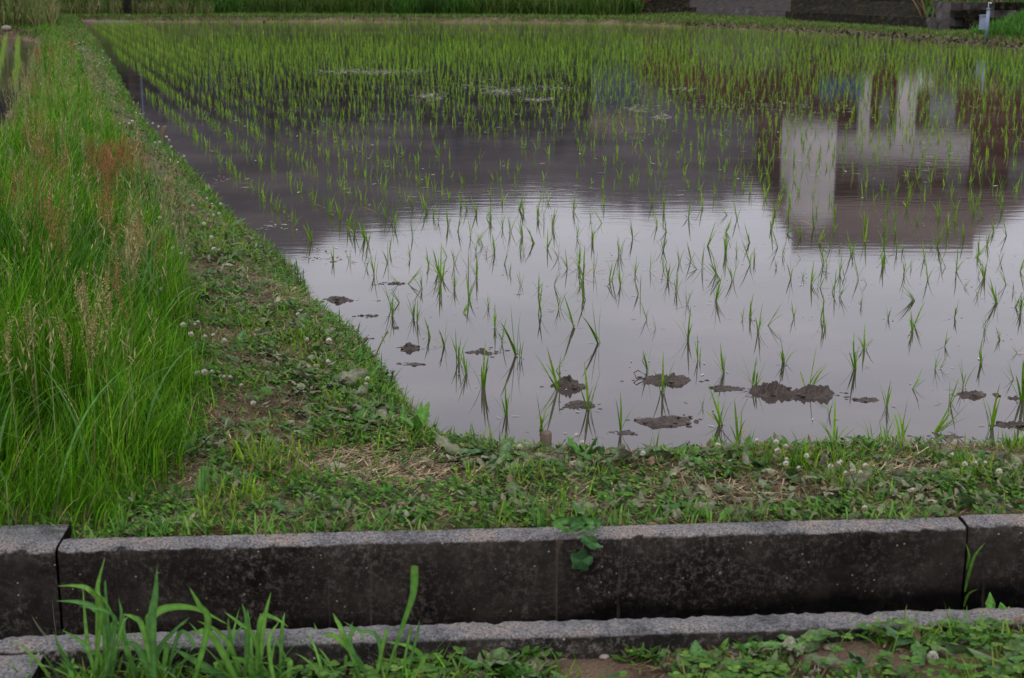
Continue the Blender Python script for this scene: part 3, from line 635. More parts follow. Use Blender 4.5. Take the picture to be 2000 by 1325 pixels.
v, f = tube([(*gp(1256, 742, 0), .006), (*gp(1243, 746, 0), .012), (*gp(1238, 738, 0), .02), (*gp(1246, 733, 0), .018), (*gp(1262, 737, 0), .008)], .0022, 6)
tag(link('root', pmesh('root', v, f, M_wood, True)), 'thin dark bent root curling beside the wide crumbly mud clod', 'root')

# ------------------------------------------------------------------ rice seedlings
RC = [(.13, .27, .012), (.10, .22, .01), (.17, .30, .02), (.12, .24, .025)]
def rice_proto(nb, lean, h, wide=1., seed=0, parts=False, floatb=0):
    """blades as separate meshes in a list (parts) or joined"""
    r = np.random.default_rng(seed+100); out = []; J = Batch()
    for k in range(nb+floatb):
        B = Batch() if parts else J
        fl = k >= nb
        main = k == 0
        az = np.array([0.0+r.normal(0, .5) if (lean > .2 and not fl) else r.uniform(0, 6.28)])
        ln = h*(1.05 if main else r.uniform(.55, .95)); le = lean+(r.uniform(.0, .09) if main else r.uniform(.08, .38*wide)); cu = r.uniform(.0, .25) if main else r.uniform(.1, .75*wide)
        if fl: le, cu, ln = 1.1, .47, h*.75
        c = pick(RC, 1, .12) if not fl else pick([(.16, .2, .04), (.3, .22, .05)], 1, .1)
        b0 = np.array([[r.normal(0, .004), r.normal(0, .004), -.012 if not fl else .004]])
        ribbons(B, b0, az, np.array([le]), np.array([cu]), np.array([ln]), np.array([r.uniform(.0058, .0085)*(1.15 if main else 1)]), P_GRASS(6), c, c*np.array([1.1, 1.05, .9]), fold=.18)
        if parts: out.append(B.mesh('blade'))
    return out if parts else J.mesh('rice_seedling')
VAR = []                                   # (blade count, lean, wide)
for i in range(26): VAR.append(([3, 3, 4, 4, 5, 6, 7][i % 7], [0.02, .03, .05, .32, .02, .55, .08][i % 7 if i % 3 else 0], [.8, 1, 1.5][i % 3]))
PP = [rice_proto(nb, le, .17, wd, i, True, 1 if i % 4 == 1 else 0) for i, (nb, le, wd) in enumerate(VAR)]
PJ = [rice_proto(nb, le, .17, wd, i, False, 1 if i % 4 == 1 else 0) for i, (nb, le, wd) in enumerate(VAR)]
for L_ in PP:
    for me in L_: me.materials.append(M_leaf)
for me in PJ: me.materials.append(M_leaf)
c4 = lambda x, y: (600+x*.35, 480+y*.35)
c5 = lambda x, y: (1300+x*.35, 480+y*.35)
RL = []                                    # base px, tip px, blades, splay
for bx, by, tx, ty, nb, wd in [(145, 90, 145, 0, 3, .8), (235, 90, 235, 0, 3, .8), (330, 130, 335, 40, 3, 1), (378, 165, 370, 25, 3, .8), (460, 30, 480, -50, 2, .8), (575, 75, 570, -5, 4, 1), (680, 115, 670, 10, 4, 1), (735, 150, 715, 20, 5, 1), (755, 185, 745, 5, 6, 1),
 (820, 245, 812, 130, 5, 1.3), (903, 298, 885, 160, 4, 1), (940, 40, 935, -60, 3, 1), (1012, 350, 1005, 270, 4, .8), (515, 215, 450, 135, 3, .6), (512, 320, 462, 235, 4, .7), (562, 215, 650, 130, 2, .5), (590, 400, 570, 270, 5, 1.2), (612, 430, 610, 300, 4, 1.1), (682, 512, 655, 395, 3, 1.1),
 (762, 560, 750, 410, 3, .8), (845, 650, 845, 480, 6, 1), (888, 720, 862, 570, 5, 1), (980, 790, 965, 560, 5, 1.3), (1110, 945, 1075, 760, 5, 1.1), (1300, 1030, 1290, 830, 6, 1.3), (1405, 350, 1400, 225, 4, .9), (1495, 455, 1440, 280, 2, .6), (1632, 545, 1555, 330, 4, .7),
 (1175, 610, 1100, 350, 4, .8), (1190, 625, 1165, 490, 3, .9), (1048, 460, 1055, 330, 4, 1), (1085, 540, 1085, 400, 3, 1), (1100, 105, 1128, 25, 3, .8), (1130, 155, 1135, 90, 3, 1), (1290, 250, 1290, 150, 4, 1.4), (1400, 70, 1390, -30, 3, 1), (1455, 128, 1435, 20, 3, .6), (1545, 180, 1540, 0, 3, .7), (1535, 210, 1520, 110, 3, 1),
 (1672, 228, 1730, 115, 3, .7), (1750, 225, 1745, 100, 4, 1), (1830, 158, 1850, 60, 4, 1.2), (1895, 412, 1870, 305, 3, .9), (1945, 465, 1915, 395, 2, .7), (1990, 140, 1985, 60, 3, 1), (1900, 700, 1895, 550, 5, 1.2), (1865, 640, 1900, 570, 3, 1.2), (1978, 820, 1978, 610, 5, 1.2), (1405, 800, 1325, 570, 5, .9), (1385, 700, 1450, 590, 3, 1),
 (1565, 915, 1545, 670, 5, 1), (1745, 1035, 1770, 815, 4, .9), (1945, 1140, 1930, 1010, 5, 1.2), (1000, 55, 1005, 30, 2, 1), (1190, 45, 1200, -20, 3, 1), (1205, 40, 1190, -30, 2, 1), (1195, 225, 1190, 140, 1, .6)]:
    RL.append((*c4(bx, by), *c4(tx, ty), nb, wd))
for bx, by, tx, ty, nb, wd in [(15, 190, 12, 90, 4, 1), (62, 260, 62, 150, 4, .9), (120, 330, 122, 220, 4, 1), (122, 525, 122, 345, 4, .8), (185, 640, 183, 500, 3, .7), (78, 95, 78, -10, 3, .9), (175, 132, 90, 75, 2, .5), (298, 192, 195, 110, 4, .5), (322, 715, 262, 550, 5, .8), (395, 50, 395, -30, 2, .8), (495, 90, 495, 10, 3, 1),
 (430, 412, 437, 345, 3, 1.4), (515, 485, 520, 325, 4, 1.2), (618, 125, 615, 75, 3, 1), (755, 75, 730, 30, 3, .6), (765, 182, 775, 115, 4, 1.3), (895, 140, 890, 75, 4, 1), (850, 235, 848, 155, 2, .8), (862, 235, 895, 150, 2, .8), (718, 402, 700, 310, 3, 1), (890, 472, 888, 370, 5, 1.4), (660, 655, 635, 500, 6, 1.6), (490, 785, 440, 590, 3, .9), (498, 790, 530, 645, 3, .9),
 (790, 800, 803, 575, 5, 1.5), (970, 288, 1000, 180, 3, .6), (1002, 178, 985, 130, 2, .7), (1125, 218, 1095, 160, 3, .7), (1090, 337, 1088, 275, 4, 1.2), (1240, 408, 1238, 330, 5, 1.2), (1378, 485, 1380, 365, 5, 1), (1110, 575, 1115, 445, 6, 1), (1055, 690, 1000, 500, 5, .8), (1370, 130, 1375, 75, 3, 1), (1445, 75, 1435, 20, 3, .8),
 (1562, 122, 1545, 85, 2, .9), (1745, 40, 1745, -60, 3, .8), (1745, 170, 1748, 120, 3, .8), (1740, 290, 1740, 230, 4, 1.2), (1868, 95, 1870, 10, 3, 1.1), (1665, 235, 1695, 205, 2, .7), (1610, 400, 1615, 300, 3, .8), (1778, 485, 1782, 395, 4, .8), (1862, 528, 1830, 460, 4, .9), (1760, 658, 1738, 520, 3, .9), (1555, 560, 1563, 470, 3, .6),
 (1505, 692, 1548, 575, 3, .8), (1530, 685, 1560, 610, 3, 1.2), (1662, 788, 1655, 630, 4, .9), (1952, 345, 1988, 268, 4, .7), (1940, 262, 1935, 235, 2, 1), (1235, 900, 1240, 745, 5, 1.4), (1380, 800, 1455, 702, 3, .4), (1320, 1110, 1315, 850, 7, 1.3), (1590, 880, 1635, 745, 5, 1.2), (1822, 1020, 1830, 770, 5, 1.4), (1988, 865, 1930, 590, 5, .9),
 (1510, 1045, 1680, 890, 6, .6), (300, 1000, 222, 780, 6, .7), (205, 900, 200, 845, 3, 1.1), (400, 1110, 358, 880, 4, .9), (910, 950, 908, 850, 5, 1.4), (945, 1115, 955, 870, 6, 1.2), (1945, 745, 1910, 640, 3, 1), (1480, 10, 1490, -50, 3, 1), (1320, 35, 1315, -30, 4, 1), (1220, 65, 1205, -20, 3, .9), (655, 60, 680, -20, 3, .8), (970, 30, 965, -30, 3, 1), (1045, 45, 1048, -40, 4, .9), (1965, 600, 1950, 570, 2, 1)]:
    RL.append((*c5(bx, by), *c5(tx, ty), nb, wd))
seeds = []
for bx, by, tx, ty, nb, wd in RL:
    X, Y = gp(bx, by, 0.)
    dist = math.hypot(Y, CAMZ); hh = math.hypot(tx-bx, (ty-by)*1.05)/F*dist; dxp = (tx-bx)/F*dist; dz = max(.02, (by-ty)/F*dist*1.04)
    seeds.append([X, Y, hh, math.atan2(dxp, dz), nb, wd, bx, by])
# the planted rows, parallel to the left bank
row_dir = np.array(gp(260, 205))-np.array(gp(792, 800)); row_dir /= np.linalg.norm(row_dir); row_n = np.array([row_dir[1], -row_dir[0]])
org = np.array(gp(792, 800)); field = []
for i in range(1, 150):
    a0 = rng.uniform(0, .2); u = np.arange(-4, 75, .185)+a0; n_ = i*.30
    P = org+row_n*(n_+.0)+u[:, None]*row_dir+rng.normal(0, .016, (len(u), 2))
    field.append(P)
field = np.concatenate(field)
keep = (sdist(A, field[:, 0], field[:, 1]) < -.25) & (np.abs(field[:, 0]) < .38*(field[:, 1]+.5)+.4)
field = field[keep]
px = np.array([topx(x, y, 0) for x, y in field]); 
pr = np.interp(field[:, 1], [5.5, 6.9, 7.2, 9.5, 13, 17, 24, 36, 44], [.26, .34, .56, .62, .72, .86, .92, .75, .3])
# bare stretch where the planting failed, beside the first rows along the left bank
dl = -sdist(A, field[:, 0], field[:, 1]); bare_ = ss(1.5, 2.1, dl)*(1-ss(12.5, 16, field[:, 1]))*(1-ss(950, 1150, px[:, 0]))*ss(8.6, 9.4, field[:, 1])
pr = np.where((dl < 1.9) & (field[:, 1] > 8.5), .9, pr)*(1-.62*bare_)
keep = (px[:, 1] < 640) & ((px[:, 1] < 482) | (px[:, 0] > 740)) & (rng.random(len(field)) < pr) & (px[:, 0] > -100) & (px[:, 0] < 2150)
pondlike = field[keep]; order = np.argsort(pondlike[:, 1]); pondlike = pondlike[order]
for x, y in pondlike:
    seeds.append([x, y, rng.uniform(.10, .145)*np.interp(y, [10, 16, 26], [1, .92, 1.1]), rng.normal(0, .22), int(rng.integers(2, 6)), 1., *topx(x, y, 0)])
seeds_near = seeds[:300]; seeds_far = np.array([s_[:7] for s_ in seeds[300:]])
items = []; vv = VAR
for k, (X, Y, hh, le, nb, wd, bx, by) in enumerate(seeds_near):
    cand = sorted(range(len(VAR)), key=lambda i: abs(VAR[i][0]-min(7, nb+1))*1.0+abs(VAR[i][2]-wd)*1.5+abs(VAR[i][1]-abs(le)*.6)*2+random.random()*.5)
    i = cand[0]; sc = max(.35, hh/.155); lean_used = VAR[i][1]
    rz = (0 if le > 0 else math.pi)+rng.normal(0, .25) if lean_used > .2 else rng.uniform(0, 6.28)
    rest = le-(lean_used+.06)*(1 if le > 0 else -1) if lean_used > .2 else le
    if k < 72 or (by > 560):
        o = empty('rice_seedling', (X, Y, 0))
        for me in PP[i]: link('blade', me, o)
    else:
        o = link('rice_seedling', PJ[i]); o.location = (X, Y, 0)
    from mathutils import Matrix
    M = Matrix.Rotation(rest*.8, 4, 'Y') @ Matrix.Rotation(rz, 4, 'Z'); o.rotation_euler = M.to_euler(); o.scale = (sc, sc, sc)
    o['category'] = 'rice seedling'; o['group'] = 'rice seedlings planted in the paddy'
    how = 'upright' if abs(le) < .2 else ('right-leaning' if le > 0 else 'left-leaning')
    size = 'tall' if hh > .155 else ('small' if hh < .10 else 'young')
    full = 'dense' if nb >= 5 else ('thin' if nb <= 2 else 'green')
    items.append((o, bx, by, f'{size} {full} {how} rice seedling'))
marks = [('the tall crumbly mud clod', 1108, 755), ('the wide crumbly mud clod', 1300, 744), ('the long mud ridge', 1545, 768), ('the two-humped mud clod', 944, 688), ('the thick wooden stake', 1065, 880), ('the mud clod at the right edge', 1985, 830),
         ('the lone mud speck', 1012, 576), ('the broken mud clod', 665, 587), ('the farthest mud clod', 768, 554), ('the dark right-hand mud clod', 1895, 772), ('the mirrored roof ridge', 1740, 480), ('the mirrored white gable', 1590, 440), ('the flat patch by the right bank', 1840, 854),
         ('the mirrored left roof corner', 1520, 400), ('the mirrored right roof corner', 1960, 410), ('the mirrored hill dip', 1000, 378), ('the mirrored hill foot at the bank', 590, 490), ('the left bank bulge', 420, 392), ('the mirrored hill crest', 1250, 384)]
label_near(items, marks, 20, 'among the farther ones')
# the rest of the field as one mass
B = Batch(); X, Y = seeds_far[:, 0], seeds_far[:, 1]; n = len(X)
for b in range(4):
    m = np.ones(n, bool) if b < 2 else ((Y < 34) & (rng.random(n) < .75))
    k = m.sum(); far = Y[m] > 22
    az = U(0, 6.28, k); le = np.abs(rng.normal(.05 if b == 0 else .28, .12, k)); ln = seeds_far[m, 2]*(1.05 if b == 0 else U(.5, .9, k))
    c = pick(RC, k, .13)*np.array([1.2, 1.12, 1.1]); wd = np.interp(Y[m], [8, 20, 30], [.0062, .0072, .0092])*U(.8, 1.2, k)  # same rice in brighter colour, standing in for far light and haze
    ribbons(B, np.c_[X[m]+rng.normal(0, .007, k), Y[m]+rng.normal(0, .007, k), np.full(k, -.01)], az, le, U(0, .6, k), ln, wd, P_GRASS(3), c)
# rows in the side paddy
side = []
for i in range(0, 16):
    u = np.arange(-2, 45, .17); P = np.array(gp(28, 235, ZB))-row_n*(i*.3)+u[:, None]*row_dir+rng.normal(0, .02, (len(u), 2)); side.append(P)
side = np.concatenate(side); side = side[(sdist(Bp, side[:, 0], side[:, 1]) < -.1) & (side[:, 0] > -.37*side[:, 1]-1)]
k = len(side)
for b in range(3): ribbons(B, np.c_[side+rng.normal(0, .01, (k, 2)), np.full(k, ZB-.01)], U(0, 6.28, k), np.abs(rng.normal(.2, .15, k)), U(0, .5, k), U(.12, .18, k), np.full(k, .008), P_GRASS(3), pick([(.2, .32, .05)], k, .1))
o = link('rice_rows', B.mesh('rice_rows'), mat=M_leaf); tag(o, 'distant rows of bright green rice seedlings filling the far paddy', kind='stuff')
# floating bits of leaf and scum on the water
B = Batch()
def flecks(X, Y, z=.003, s=.012, cols=((.30, .27, .24), (.2, .17, .14), (.35, .33, .33))):
    k = len(X); ribbons(B, np.c_[X, Y, np.full(k, z)], U(0, 6.28, k), np.full(k, 1.56), np.zeros(k), s*U(.7, 2.6, k), s*U(.25, .6, k), P_OVAL(3), pick(cols, k, .2))
sel = seeds_far[(rng.random(len(seeds_far)) < .3) & (seeds_far[:, 1] < 30)]
flecks(sel[:, 0]+rng.normal(0, .03, len(sel)), sel[:, 1]+rng.normal(0, .03, len(sel)), s=.035)
sel = np.array([[s_[0], s_[1]] for s_ in seeds_near]); sel = np.repeat(sel, 2, 0); flecks(sel[:, 0]+rng.normal(0, .035, len(sel)), sel[:, 1]+rng.normal(0, .03, len(sel)), s=.012)
for (x, y, sx_, sy_, k) in ((675, 140, 35, 3, 260), (745, 141, 25, 3, 200), (815, 141, 12, 3, 60), (840, 188, 14, 5, 120), (980, 178, 25, 4, 200), (1050, 195, 20, 2, 70), (1075, 173, 30, 3, 90), (1240, 213, 12, 4, 40), (1290, 228, 10, 4, 50), (1330, 175, 15, 2, 40), (930, 165, 40, 6, 100), (1240, 82, 60, 2, 100), (1400, 98, 130, 3, 260), (1700, 110, 120, 4, 160), (1330, 200, 100, 10, 60), (1560, 210, 90, 10, 110), (640, 500, 40, 8, 40), (530, 445, 20, 4, 20), (425, 355, 12, 6, 14)):
    p = np.array([gp(max(0, a), max(50, b)) for a, b in zip(rng.normal(x, sx_, k), rng.normal(y, sy_, k))]); p = p[sdist(A, p[:, 0], p[:, 1]) < -.05]; flecks(p[:, 0], p[:, 1], s=.022 if y > 300 else .04)
o = link('floating_scraps', B.mesh('floating_scraps'), mat=M_dry); tag(o, 'pale scraps of leaf and straw floating on the paddy water', kind='stuff')

# ------------------------------------------------------------------ vegetation masses on the banks
def poly_px(L_, z=.17): return np.array([gp(x, y, z) for x, y in L_])
TALL = poly_px([(-900, 1016), (150, 1014), (222, 1006), (262, 975), (318, 925), (352, 870), (392, 800), (400, 740), (385, 660), (352, 560), (318, 470), (292, 400), (272, 340), (240, 270), (205, 215), (170, 160), (150, 110), (130, 75), (112, 50), (80, 45), (60, 60), (60, 120), (-60, 300), (-500, 700)], .17)
def sample(x0, x1, y0, y1, dens, test=None):
    """dens(Y) points per square metre"""
    out = []; e = np.geomspace(y0, y1, 40)
    for a, b in zip(e[:-1], e[1:]):
        xa, xb = max(x0, -.40*b-.35), min(x1, .40*b+.35)
        if xb <= xa: continue
        k = rng.poisson((b-a)*(xb-xa)*dens((a+b)/2)); out.append(np.c_[U(xa, xb, k), U(a, b, k)])
    P = np.concatenate(out)
    return P[test(P[:, 0], P[:, 1])] if test else P
def dA_(x, y): return sdist(A, x, y)
def inpx(x, y, lo=-60, hi=2060): return True
# 1 tall grass on the left bank
P = sample(-16, 0, 3.2, 56, lambda Y: np.interp(Y, [3, 5, 9, 20, 50], [6600, 5400, 2500, 700, 190]), lambda x, y: (sdist(TALL, x, y) < rng.normal(0, .03, len(x))) & (sdist(Bp, x, y) > .02))
k = len(P); Y = P[:, 1]; dens_ = fbm(P[:, 0], P[:, 1], 2.4, 31); ed = np.clip(-sdist(TALL, P[:, 0], P[:, 1])/.5, 0, 1)
tuftf = fbm(P[:, 0], P[:, 1], 7., 33, 2); hgt = (.10+.18*dens_+.22*ss(.3, .7, tuftf))*np.interp(Y, [3, 4.6, 7, 12, 30], [1.0, 1.12, .95, .8, .8])*(.35+.65*ed)*U(.55, 1.25, k)*(.35+.65*ss(.1, 1.1, sdist(Bp, P[:, 0], P[:, 1])))
patch = fbm(P[:, 0], P[:, 1], 1.1, 40)
col = pick([(.052, .165, .004), (.08, .225, .007), (.025, .10, .004), (.12, .265, .014), (.15, .21, .045), (.24, .2, .1)], k, .18, [.3, .3, .2, .14, .04, .02])
col = np.where((patch > .62)[:, None], col*np.array([.62, .75, .95]), col)
tipc = col*U(.95, 1.35, k)[:, None]*np.array([1.15, 1.05, 1.])
bend = rng.normal(.68, .34, k); azf = 9*fbm(P[:, 0], P[:, 1], 3.5, 44, 2)-4.5; azg = np.where(rng.random(k) < .5, azf+rng.normal(.1, .5, k), np.where(rng.random(k) < .5, rng.normal(-.5, .7, k), U(0, 6.28, k)))
B = Batch(); near = Y < 9
wdt = np.interp(Y, [3, 8, 20, 50], [.0029, .0041, .0085, .019])*U(.7, 1.5, k)
for m, K in ((near, 5), (~near, 3)):
    ribbons(B, np.c_[P[m], hz(P[m, 0], P[m, 1])-.01], azg[m], np.abs(rng.normal(.16, .13, m.sum())), np.abs(bend[m]), hgt[m]*1.12, wdt[m], P_GRASS(K), col[m], tipc[m], roll=rng.normal(0, .4, m.sum()))
# a few broad arching blue-green blades
P2 = P[(Y < 9) & (patch > .5) & (rng.random(k) < .022)]; k2 = len(P2)
ribbons(B, np.c_[P2, hz(P2[:, 0], P2[:, 1])], U(0, 6.28, k2), U(.1, .35, k2), U(.9, 1.9, k2), U(.3, .5, k2), U(.006, .011, k2), P_GRASS(8), pick([(.07, .17, .035), (.055, .14, .03)], k2, .15), fold=.15)
# seed heads of grass, pale
P3 = P[(Y < 25) & (rng.random(k) < np.interp(Y, [3, 8, 25], [.005, .009, .015]))]; k3 = len(P3); hh = U(.34, .52, k3)
az3 = U(0, 6.28, k3); le3 = np.abs(rng.normal(.05, .08, k3)); b3 = np.c_[P3, hz(P3[:, 0], P3[:, 1])]
ribbons(B, b3, az3, le3, np.full(k3, .12), hh, np.interp(P3[:, 1], [4, 20], [.0022, .005]), np.ones(5), pick([(.16, .2, .06)], k3, .1))
tipz = b3+np.c_[np.cos(az3)*np.sin(le3+.05), np.sin(az3)*np.sin(le3+.05), np.cos(le3+.05)]*hh[:, None]*.78
for j in range(9):
    ribbons(B, tipz+np.c_[rng.normal(0, .006, (k3, 2)), j*.012*np.ones(k3)], U(0, 6.28, k3), U(.3, .9, k3), U(0, .4, k3), np.full(k3, .03), np.full(k3, .0042), P_OVAL(2), pick([(.26, .25, .11), (.3, .24, .12)], k3, .15))
o = link('tall_grass', B.mesh('tall_grass'), mat=M_leaf); tag(o, 'long fresh green grass leaning over the left bank', kind='stuff')

# 2 short growth on mown banks
def land(x, y): return (dA_(x, y) > -.02) & (sdist(Bp, x, y) > 0)
def okgut(x, y):
    a, n = gco(x, y); e = rng.normal(0, .012, len(x))
    return np.where(a < .02, n > .15, n > TF-.005+np.abs(e))
def mown(x, y): return land(x, y) & okgut(x, y) & (sdist(TALL, x, y) > -.12)
def nearside(x, y):
    a, n = gco(x, y); return np.where(a < .06, n < -GW-.24, n < -GW-TN-.004)
def cover(P, B, Bl, dry=1., lush=1., scale=1., clover=1.):
    """short grass, clover leaflets, small forbs and litter over the points"""
    k = len(P); z = hz(P[:, 0], P[:, 1]); Y = P[:, 1]; ls = np.interp(Y, [3, 6, 12, 30, 60], [1, 1.15, 1.8, 3.2, 5.5])*scale
    m1 = fbm(P[:, 0], P[:, 1], 3.2, 50); m2 = fbm(P[:, 0], P[:, 1], 5.5, 60); m3 = fbm(P[:, 0], P[:, 1], 4., 70); m4 = fbm(P[:, 0], P[:, 1], 9., 80)
    # what grows where: fresh grass, clippings, clover, wilted leaves, in uneven patches
    wg = .15+1.5*ss(.45, .62, m2)*lush; wd = dry*(.3+2.1*ss(.42, .6, m1)); wc = clover*(.04+1.1*ss(.5, .62, m3)); wh = .05+.5*ss(.45, .65, m4)
    tot = wg+wd+wc+wh; u = rng.random(k)*tot*1.0; bare = (m1 > .58) & (m2 < .5) & (rng.random(k) < .45)
    g = (u < wg) & ~bare; d = (u >= wg) & (u < wg+wd); f = (u >= wg+wd) & (u < wg+wd+wc) & ~bare; h = (u >= wg+wd+wc) & ~bare
    n = g.sum(); tallf = .7+1.1*ss(.5, .68, m2[g])
    c = pick([(.085, .20, .008), (.125, .25, .012), (.045, .13, .008), (.15, .20, .035)], n, .2)
    ribbons(B, np.c_[P[g], z[g]-.004], U(0, 6.28, n), U(.05, 1.05, n), U(.1, 1.1, n), U(.02, .06, n)*scale*tallf*np.interp(Y[g], [3, 10, 60], [1, 1, 1.6]), .0028*U(.7, 1.9, n)*ls[g], P_GRASS(3), c, c*np.array([1.2, 1.1, 1]))
    n = d.sum(); c = pick([(.21, .15, .07), (.13, .088, .042), (.3, .24, .125), (.08, .058, .03), (.125, .135, .055)], n, .22)
    ribbons(B, np.c_[P[d], z[d]+U(.001, .014, n)*lush], U(0, 6.28, n), U(1.15, 1.62, n), rng.normal(0, .4, n), U(.015, .06, n)*scale, .0026*U(.6, 1.9, n)*ls[d], P_GRASS(2), c)
    n = f.sum(); base = np.c_[P[f], z[f]+(U(.008, .024, n)+.014*m2[f])*lush]
    a0 = U(0, 6.28, n); c = pick([(.04, .13, .009), (.07, .18, .013), (.02, .08, .009), (.11, .20, .025)], n, .18); tlt = U(1.0, 1.75, n)
    for j in range(3):
        ribbons(Bl, base, a0+j*2.09+rng.normal(0, .15, n), tlt+.4*np.cos(a0+j*2.09), U(-.1, .3, n), U(.007, .0125, n)*ls[f]*.95, U(.007, .012, n)*ls[f]*.95, np.array([.15, .95, .9, .25]), c)
    n = h.sum(); base = np.c_[P[h], z[h]+.004]; a0 = U(0, 6.28, n)
    c = pick([(.04, .13, .012), (.08, .17, .028), (.12, .145, .065), (.18, .18, .11), (.14, .105, .06)], n, .18, [.3, .25, .2, .15, .1])
    for j in range(3):
        ribbons(Bl, base+np.c_[rng.normal(0, .004, (n, 2)), U(0, .014, n)], a0+j*2.2+rng.normal(0, .5, n), U(.4, 1.4, n), U(.2, 1.1, n), U(.014, .040, n)*scale*np.sqrt(ls[h]), U(.006, .015, n)*np.sqrt(ls[h])*scale, P_OVAL(3), c, fold=0, wav=.12)
Bg, Bl = Batch(), Batch()
P = sample(-16, 4.5, 3.2, 5.6, lambda Y: 9500, mown)
soilp = gp(770, 905, .14)
dd = np.hypot((P[:, 0]-soilp[0])/.30, (P[:, 1]-soilp[1])/.17); P = P[(dd > 1) | (rng.random(len(P)) < .28)]
dd = np.hypot((P[:, 0]-gp(1760, 915, .14)[0])/.16, (P[:, 1]-gp(1760, 915, .14)[1])/.07); P = P[(dd > 1) | (rng.random(len(P)) < .3)]
cover(P, Bg, Bl)
P = sample(-16, 0, 5.6, 56, lambda Y: np.interp(Y, [5.6, 9, 20, 50], [5200, 2600, 650, 120]), lambda x, y: mown(x, y) & (x < -.1*y+.5)); P = P[P[:, 0] < .2]; cover(P, Bg, Bl)
# greener fringe hanging over the water edge and over the gutter edge
def fringe(P, B, hs, cols, ws=1.):
    k = len(P); z_ = np.maximum(hz(P[:, 0], P[:, 1]), 0); z_ = np.where(z_ < .05, np.where(z_ > 0, z_, 0), z_); an = gco(P[:, 0], P[:, 1]); z_ = np.where((an[1] > 0) & (an[1] < TF+.012) & (an[0] > 0), ZG, z_); ribbons(B, np.c_[P, z_-.004], U(0, 6.28, k), U(.1, .8, k), U(.2, 1.1, k), U(.5, 1.2, k)*hs, .0036*ws*U(.8, 1.7, k)*np.interp(P[:, 1], [3, 6, 12, 50], [1, 1.2, 1.9, 5]), P_GRASS(4), pick(cols, k, .15))
P = sample(-16, 4.5, 3.4, 56, lambda Y: np.interp(Y, [3, 6, 12, 50], [3400, 3000, 1300, 130]), lambda x, y: (np.abs(dA_(x, y)-.07) < .09*rng.random(len(x))+.015) & (y < 50) & ((x < .0) | (y < 6) ) & ((y > 4.75) | (rng.random(len(x)) < .33)))
P = P[(P[:, 0] < -.02*P[:, 1]+.0) | (P[:, 1] < 6)]
fringe(P, Bg, np.where(P[:, 1] < 5.2, .045, .075), [(.07, .17, .02), (.09, .21, .025), (.055, .13, .02)])
P = sample(-1.6, 3, 3.2, 3.9, lambda Y: 2600, lambda x, y: (lambda a, n: (a > .0) & (n > TF-.004-.028*rng.random(len(x))**2) & (n < TF+.10))(*gco(x, y)))
fringe(P[fbm(P[:, 0], P[:, 1], 5, 77) > .46], Bg, .055, [(.1, .22, .03), (.075, .18, .025), (.13, .24, .04)], 1.2)
# wilted, curled leaves lying about in drifts after the mowing
def wilted(P, B, s0, s1):
    k = len(P); c = pick([(.105, .12, .062), (.145, .15, .09), (.07, .10, .038), (.13, .095, .05), (.2, .19, .125), (.045, .11, .018)], k, .15, [.26, .2, .24, .1, .08, .12])
    ribbons(B, np.c_[P, np.maximum(hz(P[:, 0], P[:, 1]), 0)+U(.003, .03, k)], U(0, 6.28, k), U(.9, 1.7, k), U(-.5, .9, k), U(s0, s1, k), U(.35, .6, k)*s1*.8, P_OVAL(5), c, c*U(.85, 1.2, k)[:, None], fold=.22, roll=rng.normal(0, .5, k), wav=.12)
def drift(L_, k, s0=.03, s1=.065):
    out = []
    for (x, y, sx_, sy_, w_) in L_:
        q = [gp(a, min(b, 1028), .15) for a, b in zip(rng.normal(x, sx_, int(k*w_)), rng.normal(y, sy_, int(k*w_)))]; out += [p for p in q if dA_(p[0], p[1]) > .0 and gco(*p)[1] > TF]
    return np.array(out)
Bw_ = Batch()
st_ = drift([(770, 895, 70, 22, 5), (700, 850, 50, 16, 2), (620, 880, 60, 20, 1.6), (1755, 915, 60, 14, 3), (560, 600, 50, 40, 2), (1020, 950, 110, 20, 2.2), (1350, 945, 100, 20, 1.6), (480, 560, 40, 60, 1.6)], 110); k_ = len(st_)
ribbons(Bw_, np.c_[st_, hz(st_[:, 0], st_[:, 1])+U(.002, .012, k_)], rng.normal(.3, 1.1, k_), U(1.4, 1.62, k_), rng.normal(0, .25, k_), U(.03, .10, k_), U(.0018, .004, k_), np.ones(4), pick([(.26, .2, .115), (.36, .29, .17), (.17, .12, .065)], k_, .15))
wilted(drift([(640, 745, 50, 32, 1.5), (560, 640, 60, 30, .7), (690, 815, 40, 20, .6), (450, 520, 40, 40, .8), (590, 790, 60, 25, .6), (430, 420, 40, 40, .6)], 60), Bw_, .03, .065)
wilted(drift([(930, 895, 50, 9, .8), (1120, 900, 60, 8, .6), (1290, 905, 60, 8, .6), (1020, 990, 90, 20, .6), (1350, 990, 80, 16, .7), (1500, 940, 110, 30, 1.2), (1680, 950, 90, 35, 1.2), (1850, 920, 90, 30, 1.6), (1920, 970, 70, 25, .9), (830, 985, 20, 10, .2), (1200, 950, 150, 30, .7)], 46), Bw_, .02, .05)
o = link('wilted_leaves', Bw_.mesh('wilted_leaves'), mat=M_broad); tag(o, 'wilted grey-green leaves and cut bits strewn on the mown bank', kind='stuff')
